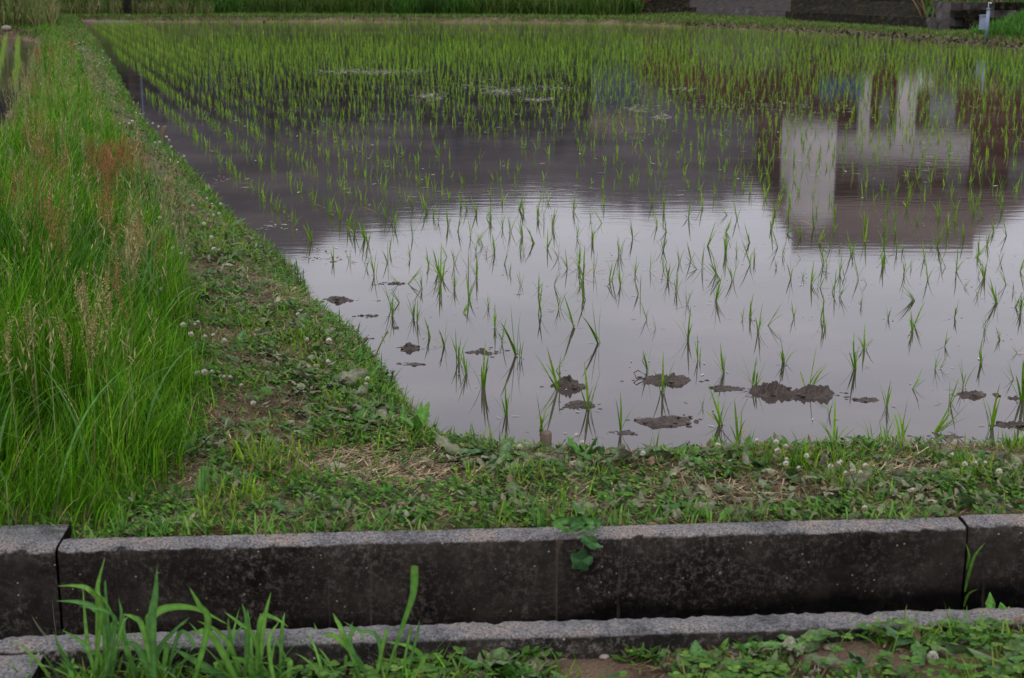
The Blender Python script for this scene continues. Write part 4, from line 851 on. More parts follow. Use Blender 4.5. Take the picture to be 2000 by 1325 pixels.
# growth and crumbs of earth creeping over the top of the gutter wall
ke = 2600; ea, en = U(.02, 2.2, ke), U(0, 1, ke); ew = .008+.045*ss(.45, .75, fbm(ea, ea*0, 5.5, 12)); Pe = np.array([gutter_pt(a, TF-w_*q+.004, 0)[:2] for a, w_, q in zip(ea, ew, en)])
mg = rng.random(ke) < .55; kg = mg.sum()
ribbons(Bw_, np.c_[Pe[mg], np.full(kg, ZG)], rng.normal(-1.6, .9, kg), U(.5, 1.4, kg), U(.2, .9, kg), U(.012, .038, kg), U(.003, .009, kg), P_OVAL(3), pick([(.06, .16, .012), (.10, .2, .02), (.12, .12, .05), (.2, .15, .08)], kg, .18))
kg = (~mg).sum(); ribbons(Bw_, np.c_[Pe[~mg], np.full(kg, ZG+.002)], U(0, 6.28, kg), U(1.3, 1.6, kg), np.zeros(kg), U(.004, .03, kg), U(.002, .006, kg), P_OVAL(2), pick([(.12, .085, .055), (.2, .15, .09), (.07, .05, .035)], kg, .2))
o = link('short_grass', Bg.mesh('short_grass'), mat=M_leaf); tag(o, 'short mown grass and dry clippings covering the banks', kind='stuff')
o = link('clover_patches', Bl.mesh('clover_patches'), mat=M_leaf); tag(o, 'low mat of clover leaves and small weeds on the banks', kind='stuff')
# near side of the gutter
Bg, Bl = Batch(), Batch()
P = sample(-1.7, 2.2, 1.9, 3.0, lambda Y: 9000, nearside)
SOIL = []
def offsoil(P):
    m = np.ones(len(P), bool)
    for a, b, rx, ry in SOIL: m &= (np.hypot((P[:, 0]-a)/rx, (P[:, 1]-b)/ry)+fbm(P[:, 0], P[:, 1], 12, 5)-.5 > 1) | (rng.random(len(P)) < .2)
    return m
for (x, y, rx, ry) in ((1160, 1285, .055, .06), (1628, 1282, .085, .06), (1240, 1320, .06, .04), (1850, 1300, .11, .05), (960, 1325, .06, .03)):
    q = gp(x, y, .115); SOIL.append((q[0], q[1], rx*1.25, ry*1.25)); P = P[offsoil(P)]
cover(P, Bg, Bl, .7, 1.05, 1.05, 1.)
Pc = sample(-.6, 2.2, 1.9, 3.0, lambda Y: 2600, nearside); Pc = Pc[(fbm(Pc[:, 0], Pc[:, 1], 6, 91) > .47) & offsoil(Pc)]; k = len(Pc); base = np.c_[Pc, hz(Pc[:, 0], Pc[:, 1])+U(.02, .045, k)]; a0 = U(0, 6.28, k); c = pick([(.07, .16, .02), (.05, .12, .02), (.10, .19, .03)], k, .12)
for j in range(3): ribbons(Bl, base, a0+j*2.09, U(1.2, 1.6, k), U(0, .25, k), U(.011, .017, k), U(.011, .016, k), np.array([.15, .9, 1., .4]), c, fold=.1)
Pg = sample(-1.2, 2.2, 1.9, 3.0, lambda Y: 4200, nearside); q = gp(1720, 1255, .09); q2 = gp(480, 1290, .09)
Pg = Pg[(np.hypot((Pg[:, 0]-q[0])/.22, (Pg[:, 1]-q[1])/.16) < 1) | (np.hypot((Pg[:, 0]-q2[0])/.22, (Pg[:, 1]-q2[1])/.2) < 1)]; Pg = Pg[offsoil(Pg)]; fringe(Pg, Bg, .07, [(.08, .19, .02), (.1, .22, .03)], .8)
o = link('verge_grass', Bg.mesh('verge_grass'), mat=M_leaf); tag(o, 'short grass and straw on the near verge of the gutter', kind='stuff')
o = link('verge_clover', Bl.mesh('verge_clover'), mat=M_leaf); tag(o, 'clover mat on the near verge of the gutter', kind='stuff')
# far growth
Bf = Batch()
def farblades(P, B, h, w, cols, K=3, wts=None, lean=.25):
    k = len(P); ribbons(B, np.c_[P, hz(P[:, 0], P[:, 1])-.02], U(0, 6.28, k), np.abs(rng.normal(0, lean, k)), U(.2, 1.2, k), h*U(.5, 1.25, k), w*U(.6, 1.4, k), P_GRASS(K), pick(cols, k, .2, wts))
P = sample(-24, 30, 30, 60, lambda Y: 420, lambda x, y: (dA_(x, y) > .0) & (dA_(x, y) < 2.6) & (x > -.37*y-2) & (sdist(Bp, x, y) > .1)); farblades(P, Bf, .12, .026, [(.07, .17, .02), (.10, .19, .03), (.16, .15, .06), (.05, .12, .015)])
P = sample(3, 30, 28, 50, lambda Y: 330, lambda x, y: (dA_(x, y) > .0) & (dA_(x, y) < 4.5)); farblades(P, Bf, .10, .02, [(.10, .18, .035), (.14, .19, .05), (.22, .18, .09)])
o = link('far_bank_grass', Bf.mesh('far_bank_grass'), mat=M_leaf); tag(o, 'thin mown grass along the far and right-hand banks', kind='stuff')
Bf = Batch()
xr = at(1238, 30, 56)[0]
P = sample(-30, xr, FY-1, FY+14, lambda Y: np.interp(Y, [52, 58, 68], [330, 190, 90]), lambda x, y: (dA_(x, y) > 1.4+.3*fbm(x, y, .6, 3)) & (sdist(Bp, x, y) > .8)); pt = fbm(P[:, 0], P[:, 1], .5, 66)
for lo, hi, cols in ((0, .42, [(.018, .055, .008), (.03, .075, .012)]), (.42, .58, [(.04, .12, .012), (.06, .15, .02), (.028, .08, .012)]), (.58, 1, [(.05, .11, .015), (.035, .09, .01), (.09, .13, .03)])):
    farblades(P[(pt >= lo) & (pt < hi)], Bf, .75, .035, cols, 4, lean=.3)
P = sample(-24, -5, 40, 58, lambda Y: 260, lambda x, y: (dA_(x, y) > .9) & (sdist(Bp, x, y) > .5) & (x < -10.5+(y-40)*-.02)); farblades(P, Bf, .6, .03, [(.10, .15, .04), (.16, .17, .06), (.07, .12, .02), (.2, .17, .08)], 4)
o = link('far_tall_grass', Bf.mesh('far_tall_grass'), mat=M_leaf); tag(o, 'dense dark green reeds and tall grass on the slope behind the far bank', kind='stuff')
Bf = Batch(); mx, my = gp(2030, 62, .35)
P = sample(6, 18, 27, 38, lambda Y: 900, lambda x, y: (dA_(x, y) > .35) & (np.hypot((x-mx-1.2)/3.0, (y-my-.6)/2.2) < 1)); farblades(P, Bf, .3, .016, [(.06, .18, .02), (.08, .21, .03), (.05, .14, .02)], 4)
P = sample(11, 24, 38, 45, lambda Y: 50, lambda x, y: x > .24*y+1.2); P = P[(P[:, 1] > 40)]; farblades(P, Bf, 1.2, .05, [(.04, .11, .02), (.06, .14, .03), (.2, .12, .06)], 4)
o = link('mound_grass', Bf.mesh('mound_grass'), mat=M_leaf); tag(o, 'bright lush grass on the mound by the tap pipe at right', kind='stuff')
# rough crust of drying mud at the right water edge
Bm = Batch(); k = 900; s_ = U(0, 1, k); a = np.array(gp(1330, 52, 0)); b_ = np.array(gp(1720, 74, 0)); c_ = np.array(gp(2100, 107, 0)); pts = np.where((s_ < .5)[:, None], a+(b_-a)*(s_*2)[:, None], b_+(c_-b_)*((s_-.5)*2)[:, None])
pts = np.concatenate([pts, np.array([gp(x, 43.6, 0) for x in U(250, 1230, 120)])]); k = len(pts)
ribbons(Bm, np.c_[pts[:, 0]+rng.normal(0, .07, k), pts[:, 1]+np.abs(rng.normal(0, .14, k))+.05, U(-.01, .10, k)], U(0, 6.28, k), U(.5, 1.6, k), U(-.5, .5, k), U(.05, .13, k), U(.04, .09, k), P_OVAL(3), pick([(.075, .055, .04), (.11, .085, .065), (.05, .036, .028)], k, .15), fold=.3)
o = link('mud_crust', Bm.mesh('mud_crust'), mat=M_matte); tag(o, 'broken crust of drying brown mud along the far water edges', kind='stuff')
# wood behind the far bank (mirrored as the dark band)
Bw = Batch(); 
for i in range(230):
    x = rng.uniform(-60, 1190); el = rng.uniform(.55, 1.); ytop = np.interp(x, [-60, 300, 600, 900, 1190], [250, 215, 225, 240, 262])+rng.normal(0, 8)
    Yd = rng.uniform(70, 88); tpt = refl(x, ytop, Yd); r_ = rng.uniform(1.0, 1.9); k = 75
    cx, cy, cz = tpt[0], Yd, 1.2+(tpt[2]-1.2)*el-r_*.6
    u_ = rng.normal(0, 1, (k, 3)); u_ /= np.linalg.norm(u_, axis=1)[:, None]; q = np.array([cx, cy, cz])+u_*np.array([r_, r_, r_*1.1])*U(.6, 1.05, k)[:, None]; q[:, 2] = np.maximum(q[:, 2], .8)
    ribbons(Bw, q, U(0, 6.28, k), U(.4, 2.2, k), U(-.5, .5, k), U(.5, .9, k), U(.35, .7, k), P_OVAL(2), pick([(.018, .026, .038), (.028, .037, .05), (.018, .03, .03)], k, .2))
P = np.c_[U(-34, 6, 700), U(70, 88, 700)]; ribbons(Bw, np.c_[P, np.full(700, .6)], U(0, 6.28, 700), np.abs(rng.normal(0, .3, 700)), U(0, .6, 700), U(1.2, 3, 700), U(.5, 1, 700), P_OVAL(3), pick([(.022, .03, .038)], 700, .2))
o = link('distant_wood', Bw.mesh('distant_wood'), mat=M_matte); tag(o, 'dark conifer wood behind the far bank, mirrored as a slate band', kind='stuff')

# ------------------------------------------------------------------ clover flowers
def flower_head(seed):
    r = np.random.default_rng(seed); B = Batch(); k = 70
    i = np.arange(k)+.5; ph = np.arccos(1-1.55*i/k); th = math.pi*(1+5**.5)*i
    le = ph+r.normal(0, .1, k); b = np.c_[np.cos(th)*np.sin(ph), np.sin(th)*np.sin(ph), np.cos(ph)]*.0045
    c = pick([(.62, .61, .55), (.55, .57, .46)], k, .08); c[ph > 1.6-.5*(seed % 2)] = (.34, .27, .17)
    ribbons(B, b, th, le, np.full(k, .1), np.full(k, .0075)*r.uniform(.8, 1.2, k), np.full(k, .0034), P_OVAL(3), c); return B.mesh('flower_head')
FH = [flower_head(i) for i in range(4)]
SB = Batch(); ribbons(SB, np.zeros((1, 3)), np.zeros(1), np.array([.05]), np.array([.15]), np.array([.085]), np.array([.0018]), np.ones(6), np.array([[.1, .17, .05]])); STEM = SB.mesh('stem')
for me in FH: me.materials.append(M_flower)
STEM.materials.append(M_leaf)
z1 = lambda x, y: (x*.35, y*.35); z2 = lambda x, y: (x*.355, 430+y*.355); z7 = lambda x, y: (1300+x*.351, 860+y*.351); z4 = c4
FL = [z2(*p) for p in ((860, 315), (950, 310), (875, 385), (990, 190), (945, 155), (1012, 145), (1155, 95), (1170, 160), (998, 580), (1058, 580), (1078, 565), (1040, 630), (1117, 645), (1165, 640), (1225, 665), (868, 725), (1075, 848), (1113, 838), (1155, 838), (1222, 870), (1255, 868), (1318, 915), (1382, 1008), (1630, 520), (1678, 660), (1800, 668), (1795, 785))]
FL += [z1(*p) for p in ((755, 628), (780, 632), (820, 690), (850, 690), (880, 708), (925, 765), (940, 785), (950, 800), (885, 795), (860, 800), (990, 912), (1022, 865), (500, 650), (515, 640), (530, 655), (560, 655), (545, 690), (575, 705), (610, 690), (600, 665), (400, 680), (415, 665), (405, 700), (465, 708), (640, 705), (665, 690), (690, 685), (715, 690), (735, 680), (760, 785), (375, 790), (1150, 1110), (1175, 1140), (1225, 1132), (1215, 1195), (1185, 1205), (510, 1180), (808, 1185), (868, 1240), (85, 975), (75, 1025), (155, 920), (480, 415), (1130, 1250), (1065, 1150), (885, 1218))]
FL += [z7(*p) for p in ((495, 5), (600, 12), (275, 30), (655, 35), (610, 62), (770, 88), (660, 110), (655, 132), (730, 160), (905, 148), (945, 135), (960, 125), (1100, 145), (990, 185), (1025, 175), (1070, 185), (1360, 280), (1650, 135), (1710, 133), (1765, 130), (1575, 85), (1840, 175), (1092, 378))]
FL += [z4(*p) for p in ((1170, 1125), (1490, 1060), (1860, 1160), (1520, 1100), (325, 745), (315, 770), (110, 530))]
for (x, y, sx_, sy_, k) in ((155, 86, 14, 5, 14), (205, 120, 12, 5, 14), (180, 172, 22, 8, 10), (135, 110, 8, 5, 6)):
    FL += list(zip(rng.normal(x, sx_, k)-8, rng.normal(y, sy_, k)))
ff = []
def bank_z(x, y, up):
    z = .17+up
    for _ in range(4):
        X, Y = gp(x, y, z); z = max(float(hz(X, Y)), .0)+up
    return X, Y, z-up
for i, (x, y) in enumerate(FL):
    up = .075 if x < 600 else .055; X, Y, z = bank_z(x, y, up)
    if dA_(X, Y) < .01: 
        z = max(z, .0)
    s = rng.uniform(.6, .85)*(1.3 if Y > 9 else 1)*(1.22 if X < -.5 else 1)
    r = empty('clover_flower', (X, Y, z)); o = link('stem', STEM, r); o.scale = (1, 1, up/.08)
    h_ = link('flower_head', FH[i % 4], r); h_.location = (.007, 0, up); h_.rotation_euler = (rng.normal(0, .3), rng.normal(0, .3), rng.uniform(0, 6)); h_.scale = (s, s, s)
    r['category'] = 'flower'; r['group'] = 'white clover flowers on the banks'; ff.append((r, x, y, 'white clover flower'))
q = z7(1470, 1200); X, Y = gp(q[0], q[1], .14); r = empty('clover_flower', (X, Y, .08)); o = link('stem', STEM, r); o.scale = (1, 1, .7); h_ = link('flower_head', FH[0], r); h_.location = (0.006, 0, .058); tag(r, 'lone white clover flower on the near verge beside the broad weed', 'flower', 'white clover flowers on the banks')
fm = [('the thick wooden stake', 1065, 880), ('the red sorrel clump', 235, 290), ('the mown dock leaves', 640, 740), ('the grey board stake', 316, 276), ('the bare straw patch on the right bank', 1755, 910), ('the pale dock leaves above the bare soil', 450, 500), ('the right frame edge', 1990, 900), ('the grey stake stub', 849, 862),
      ('the far end of the left bank', 160, 80), ('the black shaded gap in the weeds', 450, 830), ('the long grass tuft', 330, 700), ('the upright weed in the water edge', 1694, 870), ('the water edge below the mirrored hill', 440, 400), ('the left frame edge', 10, 350), ('the mown far bank grass', 190, 165)]
label_near(ff, fm, 20, 'among the others')

# ------------------------------------------------------------------ sorrel, red seed stalks
def sorrel(seed, tone):
    r = np.random.default_rng(seed); S_ = Batch(); Hd = Batch(); H_ = .5
    cs = np.array([[(.12, .14, .04), (.2, .1, .04), (.2, .17, .07)][tone]])
    pts = [Vector((0, 0, 0)), Vector((r.normal(0, .01), r.normal(0, .01), .2)), Vector((r.normal(0, .02), r.normal(0, .02), .38)), Vector((r.normal(0, .035), r.normal(0, .03), .5))]
    for a in (0, 1.57): ribbons(S_, np.zeros((1, 3)), np.array([a*0+.3]), np.array([.02]), np.array([.08]), np.array([.5]), np.array([.0028]), np.ones(7), cs, roll=np.array([a]))
    cols = [[(.30, .12, .045), (.36, .16, .06), (.24, .09, .04)], [(.34, .11, .05), (.27, .08, .04)], [(.32, .25, .10), (.28, .24, .09), (.36, .24, .12)]][tone]
    br = 7
    for b in range(br+1):
        z0 = .27+.025*b if b < br else .36; az = r.uniform(0, 6.28); L_ = .12-.008*b if b < br else .15; le = .35 if b < br else .04
        x0 = .3*0+math.sin(.06)*z0*.9
        k = 34; t = np.linspace(.1, 1, k); P = np.c_[x0+np.cos(az)*math.sin(le)*L_*t, np.sin(az)*math.sin(le)*L_*t, z0+math.cos(le)*L_*t*(1.0)]
        if b < br: ribbons(S_, np.array([[x0, 0, z0]]), np.array([az]), np.array([le]), np.array([-.05]), np.array([L_]), np.array([.0016]), np.ones(3), cs)
        P += r.normal(0, .003, P.shape); ribbons(Hd, P, U(0, 6.28, k), U(.4, 2.3, k), np.zeros(k), U(.0038, .007, k)*(1 if tone < 2 else .8), U(.003, .005, k)*(1 if tone < 2 else .8), np.array([.3, 1, .3]), pick(cols, k, .2))
    return S_.mesh('stem'), Hd.mesh('seed_head')
SR = [sorrel(i, [0, 1, 2][i % 3]) for i in range(9)]
for a, b in SR: a.materials.append(M_leaf); b.materials.append(M_dry)
SP = []
def cl(x, y, sx_, sy_, k, tone, h=.46): SP.extend([(rng.normal(x, sx_), rng.normal(y, sy_), tone, h*rng.uniform(.85, 1.12)) for _ in range(max(0, round(k*(.5 if tone == 2 else 1.05))))])
cl(235, 272, 26, 14, 20, 1, .44); cl(190, 285, 18, 14, 8, 0, .42); cl(100, 278, 18, 16, 11, 0); cl(82, 350, 7, 22, 8, 0); cl(95, 395, 12, 20, 7, 0); cl(165, 520, 12, 16, 7, 2, .5); cl(128, 590, 10, 14, 5, 2, .5); cl(238, 395, 18, 22, 10, 2); cl(225, 370, 20, 14, 6, 0)
cl(15, 330, 12, 22, 6, 0); cl(20, 450, 10, 20, 4, 2); cl(70, 210, 14, 16, 7, 0); cl(55, 245, 8, 14, 4, 2); cl(85, 88, 12, 8, 8, 1, .42); cl(128, 78, 10, 8, 6, 0, .42); cl(80, 140, 14, 14, 8, 0, .42); cl(150, 250, 14, 16, 6, 2); cl(290, 395, 10, 18, 5, 2, .4); cl(335, 320, 8, 12, 4, 2, .4); cl(30, 560, 14, 20, 3, 2); cl(270, 450, 8, 20, 4, 0); cl(152, 115, 10, 8, 5, 2, .4)
cl(45, 300, 30, 40, 6, 2); cl(20, 160, 0, 0, 0, 0); cl(200, 450, 30, 20, 4, 2)
ss_ = []
for i, (x, y, tone, h) in enumerate(SP):
    z = .2+h
    for _ in range(3): X, Y = gp(x, y, z); z = float(hz(X, Y))+h
    if sdist(Bp, X, Y) < .03 or dA_(X, Y) < .03: continue
    st, hd = SR[[0, 3, 6][i % 3]+tone]; r = empty('sorrel_stalk', (X, Y, z-h), rng.uniform(0, 6.28)); s = h/.5; r.scale = (s*(1.2 if Y > 9 else 1),)*2+(s,); r.rotation_euler[0] = rng.normal(0, .09); r.rotation_euler[1] = rng.normal(.03, .09)
    link('stem', st, r); link('seed_head', hd, r); r['category'] = 'sorrel stalk'; r['group'] = 'sorrel stalks in the left bank grass'
    ss_.append((r, x, y, ['reddish brown', 'rusty red', 'straw coloured'][tone]+' sorrel stalk'))
label_near(ss_, [('the red sorrel clump', 235, 272), ('the white clover drift', 190, 240), ('the left frame edge', 5, 340), ('the arching blue-green grass', 60, 540), ('the far end of the left bank', 110, 70), ('the side paddy corner', 60, 200), ('the mown dock leaves', 300, 400), ('the long grass tuft', 160, 560)], 20, 'among the others')

# ------------------------------------------------------------------ broad leaf weeds on the mown ground
def broad(seed, ln, wd, col, dry=False):
    r = np.random.default_rng(seed); B = Batch(); K = 9; t = np.linspace(0, 1, K+1)
    prof = np.where(t < .18, .1, np.sin(math.pi*np.clip((t-.12)/.88, 0, 1)**.75)**.8)*(1+.12*np.sin(t*23+seed)); prof[-1] = .06; prof = np.maximum(prof, .06)
    c = np.array([col]); n = 5; le = r.uniform(.75, 1.35); cu = r.uniform(.2, .7)
    V = []; C = []; p = np.zeros(3); fold = r.uniform(.12, .3); tw = r.normal(0, .5)
    for k in range(K+1):
        a = le+cu*(k/K)**1.3; tg = np.array([math.sin(a), 0, math.cos(a)]); nr = np.array([math.cos(a), 0, -math.sin(a)]); tt = tw*k/K
        s = np.array([0, 1, 0])*math.cos(tt)+nr*math.sin(tt); nn = nr*math.cos(tt)-np.array([0, 1, 0])*math.sin(tt)
        for j in range(n):
            q = (j-2)/2; wv = .13*math.sin(k*1.7+q*2+seed)*abs(q)*(1.6 if dry else 1)
            V.append(p+s*q*wd*.5*prof[k]-nn*wd*(-fold*abs(q)*prof[k]+wv*prof[k])); C.append(np.array(col)*(1.25 if j == 2 else r.uniform(.88, 1.1)))
        p = p+tg*ln/K
    q = [[k*n+j, k*n+j+1, (k+1)*n+j+1, (k+1)*n+j] for k in range(K) for j in range(n-1)]
    B.add(np.array(V), np.array(q), np.array(C)); me = B.mesh('leaf'); me.materials.append(M_broad); return me
GREEN = [broad(i, .085+.02*(i % 3), .034+.008*(i % 4), [(.05, .12, .03), (.065, .14, .035), (.08, .13, .05), (.045, .10, .035)][i % 4]) for i in range(8)]
GREY = [broad(20+i, .08+.02*(i % 3), .04+.008*(i % 4), [(.095, .115, .058), (.13, .14, .083), (.07, .1, .04), (.17, .165, .11)][i % 4], True) for i in range(8)]
LUSH = [broad(40+i, .10, .03, [(.06, .16, .025), (.08, .19, .03)][i % 2]) for i in range(4)]
ww = []
def weed(x, y, kinds, n, size, desc, up=.0, steep=0):
    z = .15 if y < 1100 else .09
    X, Y = gp(x, y, z)
    z = max(float(hz(X, Y)), 0.0); X, Y = gp(x, y, z+.01); z = max(float(hz(X, Y)), .0)
    r = empty('broadleaf_weed', (X, Y, z+up), rng.uniform(0, 6.28))
    for k in range(n):
        me = kinds[int(rng.integers(len(kinds)))]; o = link('leaf', me, r); s = size*rng.uniform(.7, 1.15); o.scale = (s, s, s)
        o.rotation_euler = (rng.normal(0, .25), rng.normal(.28, .2)-steep-(.28 if steep else 0), k*6.28/n+rng.normal(0, .4)); o.location = (rng.normal(0, .01)*size, rng.normal(0, .01)*size, rng.uniform(0, .012))
    r['category'] = 'weed'; r['group'] = 'broad-leaved weeds on the banks'; ww.append((r, x, y, desc)); return r
MIX = GREEN+GREY
for x, y, kd, n, s in [(635, 748, GREY, 6, 1.15), (600, 770, GREY, 5, .8), (680, 810, MIX, 5, 1.0), (700, 825, GREEN, 4, .9), (745, 820, GREY, 4, .8), (560, 772, MIX, 4, .7), (520, 745, GREY, 4, .7), (440, 500, GREY, 5, .9), (418, 585, MIX, 4, .8), (455, 665, GREEN, 5, 1.), (625, 690, GREY, 4, .8), (405, 540, GREEN, 5, .9), (480, 600, MIX, 4, .7), (545, 655, GREY, 4, .7), (380, 460, MIX, 5, .8), (590, 700, MIX, 4, .7),
    (900, 892, GREY, 5, .95), (925, 880, GREEN, 5, .9), (975, 890, GREEN, 6, 1.), (1040, 905, MIX, 5, .9), (1100, 903, GREY, 5, .85), (1165, 900, GREEN, 5, .9), (1232, 895, GREY, 4, .85), (1330, 890, GREEN, 6, .95), (1365, 900, GREY, 4, .7), (1000, 925, GREY, 4, .75), (830, 990, GREY, 4, .85), (980, 1000, GREY, 5, .7), (1030, 985, MIX, 5, .75), (1120, 985, MIX, 5, .8), (1150, 1010, GREEN, 6, .85), (1060, 1005, GREEN, 5, .7), (1200, 990, MIX, 5, .7), (1330, 990, GREY, 5, .85),
    (1300, 985, GREEN, 4, .7), (1470, 905, MIX, 5, .75), (1560, 925, GREEN, 5, .8), (1520, 970, GREY, 4, .7), (1640, 955, GREY, 4, .9), (1620, 930, GREEN, 5, .8), (1700, 950, GREEN, 5, .75), (1715, 910, GREY, 4, .7), (1790, 925, MIX, 4, .7), (1840, 895, GREEN, 5, .85), (1900, 895, MIX, 6, .9), (1960, 925, GREY, 5, .85), (1950, 890, GREEN, 5, .8), (1860, 950, MIX, 5, .7), (1920, 985, MIX, 5, .75), (1820, 990, GREEN, 5, .7), (1740, 990, GREEN, 5, .8), (1640, 1000, MIX, 4, .7), (1480, 1000, GREEN, 5, .7), (1430, 960, GREY, 4, .7), (1390, 925, MIX, 4, .65), (1250, 940, MIX, 4, .6), (1560, 1010, GREEN, 4, .6),
    (760, 1005, GREEN, 4, .7), (680, 1000, MIX, 4, .6), (560, 1005, GREEN, 4, .55), (870, 940, MIX, 3, .6), (470, 700, GREEN, 4, .7), (530, 690, GREEN, 4, .7), (580, 640, MIX, 4, .7), (500, 560, GREEN, 4, .7), (540, 600, GREEN, 4, .7), (450, 450, GREEN, 4, .8), (350, 400, MIX, 4, .8), (400, 420, GREEN, 4, .8), (660, 770, MIX, 4, .9), (600, 810, GREEN, 4, .7), (470, 830, GREEN, 5, .8), (520, 860, MIX, 4, .6), (400, 860, GREEN, 5, .8)]:
    weed(x, y, kd, n, s, ('green' if kd is GREEN else 'wilted grey-green' if kd is GREY else 'half-wilted')+' broad-leaved weed')
for x, y, n, s in [(755, 800, 6, .9), (790, 825, 6, .9), (820, 842, 6, 1.), (735, 765, 6, .8), (715, 735, 6, .8), (690, 700, 6, .8), (1694, 878, 9, .5), (1140, 892, 6, .8)]: weed(x, y, LUSH, n, s, 'bright leafy weed at the water edge', steep=.55)
for x, y, kd, n, s in [(1835, 1250, GREEN, 8, 1.1), (1790, 1262, GREEN, 5, .95), (1490, 1268, GREEN, 5, .9), (1570, 1285, GREY, 3, .9), (1545, 1268, GREEN, 5, .9), (1950, 1300, GREEN, 6, 1.), (1700, 1305, GREEN, 5, .9), (955, 1308, GREEN, 4, .8), (690, 1300, LUSH, 6, .9), (1345, 1300, GREEN, 4, .7), (1430, 1265, MIX, 4, .7), (1990, 1250, GREEN, 5, .9), (600, 1290, LUSH, 4, .8), (1050, 1315, GREEN, 4, .6), (1290, 1275, GREEN, 4, .5)]:
    weed(x, y, kd, n, s*.95, 'broad-leaved weed on the near verge', up=.012)
for x, y, s in ((1945, 1222, .75), (1985, 1232, .7)): weed(x, y, LUSH, 10, s, 'upright narrow-leaved weed tuft beside the gutter', steep=.5)
label_near(ww, [('the mown dock patch', 640, 745), ('the grey stake stub', 849, 862), ('the thick wooden stake', 1065, 890), ('the weedy gutter joint', 1895, 1040), ('the hanging leaf on the gutter', 1135, 1030), ('the bare straw patch', 1755, 915), ('the pale bank flowers', 350, 540), ('the long grass tuft', 390, 860), ('the near bare earth', 1628, 1285), ('the near left grass clump', 560, 1290), ('the flat muddy patch', 1500, 900), ('the right frame edge', 1995, 900)], 20, 'among the others')
# weed hanging over the gutter face
hw = empty('hanging_weed', gutter_pt(*[float(q) for q in gco(*gp(1138, 1044, ZG))], ZG)); 
def lobed(w_, h_, col):
    v = [(0, 0, 0)]; n = 20
    for i in range(n): a = 2*math.pi*i/n; r_ = 1+.16*math.sin(5*a+.6)+.05*math.sin(11*a); v.append((math.sin(a)*w_/2*r_, -.006*math.cos(3*a), math.cos(a)*h_/2*r_))
    me = bpy.data.meshes.new('leaf'); me.from_pydata(v, [], [[0, 1+i, 1+(i+1) % n] for i in range(n)]); c = me.color_attributes.new('col', 'FLOAT_COLOR', 'POINT'); c.data.foreach_set('color', [x for i in range(n+1) for x in (*[q*(1.25 if i == 0 else 1) for q in col], 1)]); me.materials.append(M_broad); return me
o = link('leaf', lobed(.052, .05, (.022, .065, .02)), hw); o.location = (-.004, -.03, -.055); o.rotation_euler = (-.25, 0, 0)
o = link('leaf', lobed(.055, .028, (.04, .105, .03)), hw); o.location = (.018, -.035, -.006); o.rotation_euler = (-.5, .5, 0)
for j in range(7):
    B = Batch(); polyribbon(B, [(rng.normal(0, .01), .04, .0), (rng.normal(0, .025), .02, .03), (rng.normal(0, .045), -.005, .028), (rng.normal(0, .05), -.02, .008)], .017, [(.03, .085, .02), (.05, .12, .025)][j % 2]); link('leaf', B.mesh('leaf'), hw, M_broad)
B = Batch(); polyribbon(B, [(-.01, .05, .02), (0, .0, .012), (.002, -.022, -.01), (-.003, -.024, -.04)], .003, (.12, .1, .05)); link('stem', B.mesh('stem'), hw, M_leaf)
tag(hw, 'dark lobed leaf hanging over the front edge of the long gutter section', 'weed')

# ------------------------------------------------------------------ big fresh grass clumps at the near left, and others by hand
def z3(x, y): return (x*.35, 880+y*.35)
def z6(x, y): return (650+x*.351, 860+y*.351)
CL = {'a': [], 'b': [], 'c': [], 'd': []}
def bl(key, fn, pts, w, blunt=False): CL[key].append(([fn(*p) for p in pts], w*.35, blunt))
for pts, w in [([(575, 1200), (550, 900), (545, 760), (585, 600)], 34), ([(600, 1200), (600, 980), (525, 880), (430, 845), (312, 840)], 38), ([(560, 1220), (560, 900), (500, 780), (420, 755), (320, 757)], 30), ([(470, 1260), (480, 1000), (462, 760)], 22), ([(600, 1150), (580, 950), (565, 820), (640, 930)], 30), ([(660, 1180), (675, 960), (662, 820)], 22), ([(620, 1250), (640, 1000), (600, 900), (440, 870)], 28), ([(590, 1260), (610, 1050), (640, 960), (700, 1000)], 30), ([(440, 1271), (400, 1210), (330, 1100), (300, 1010)], 26), ([(520, 1260), (500, 1130), (430, 1050), (340, 1000)], 26), ([(310, 1271), (350, 1215), (400, 1205), (475, 1215)], 34), ([(640, 1270), (560, 1150), (500, 1130), (440, 1110)], 26), ([(570, 1271), (640, 1120), (660, 1060), (700, 900)], 26), ([(610, 1210), (590, 800), (590, 720)], 16)]: bl('a', z3, pts, w)
for pts, w in [([(850, 1150), (850, 960), (868, 800), (877, 645)], 46), ([(800, 1200), (830, 1000), (900, 890), (1080, 880), (1270, 970)], 46), ([(1180, 1200), (1160, 980), (1110, 860), (1055, 760)], 38), ([(820, 1271), (800, 1160), (740, 1080), (655, 1090)], 42), ([(740, 1271), (720, 1150), (690, 1060), (640, 960)], 34), ([(860, 1200), (800, 1000), (740, 930), (680, 915)], 32), ([(880, 1250), (860, 1080), (820, 940), (850, 900)], 30), ([(760, 1271), (740, 1200), (700, 1110)], 30), ([(900, 1100), (1000, 1020), (1080, 1080), (1060, 1120)], 24), ([(940, 1200), (935, 1080), (930, 1160)], 30), ([(830, 1271), (880, 1120), (980, 1000), (1060, 930)], 26), ([(700, 1271), (690, 1000), (720, 920)], 22)]: bl('b', z3, pts, w)
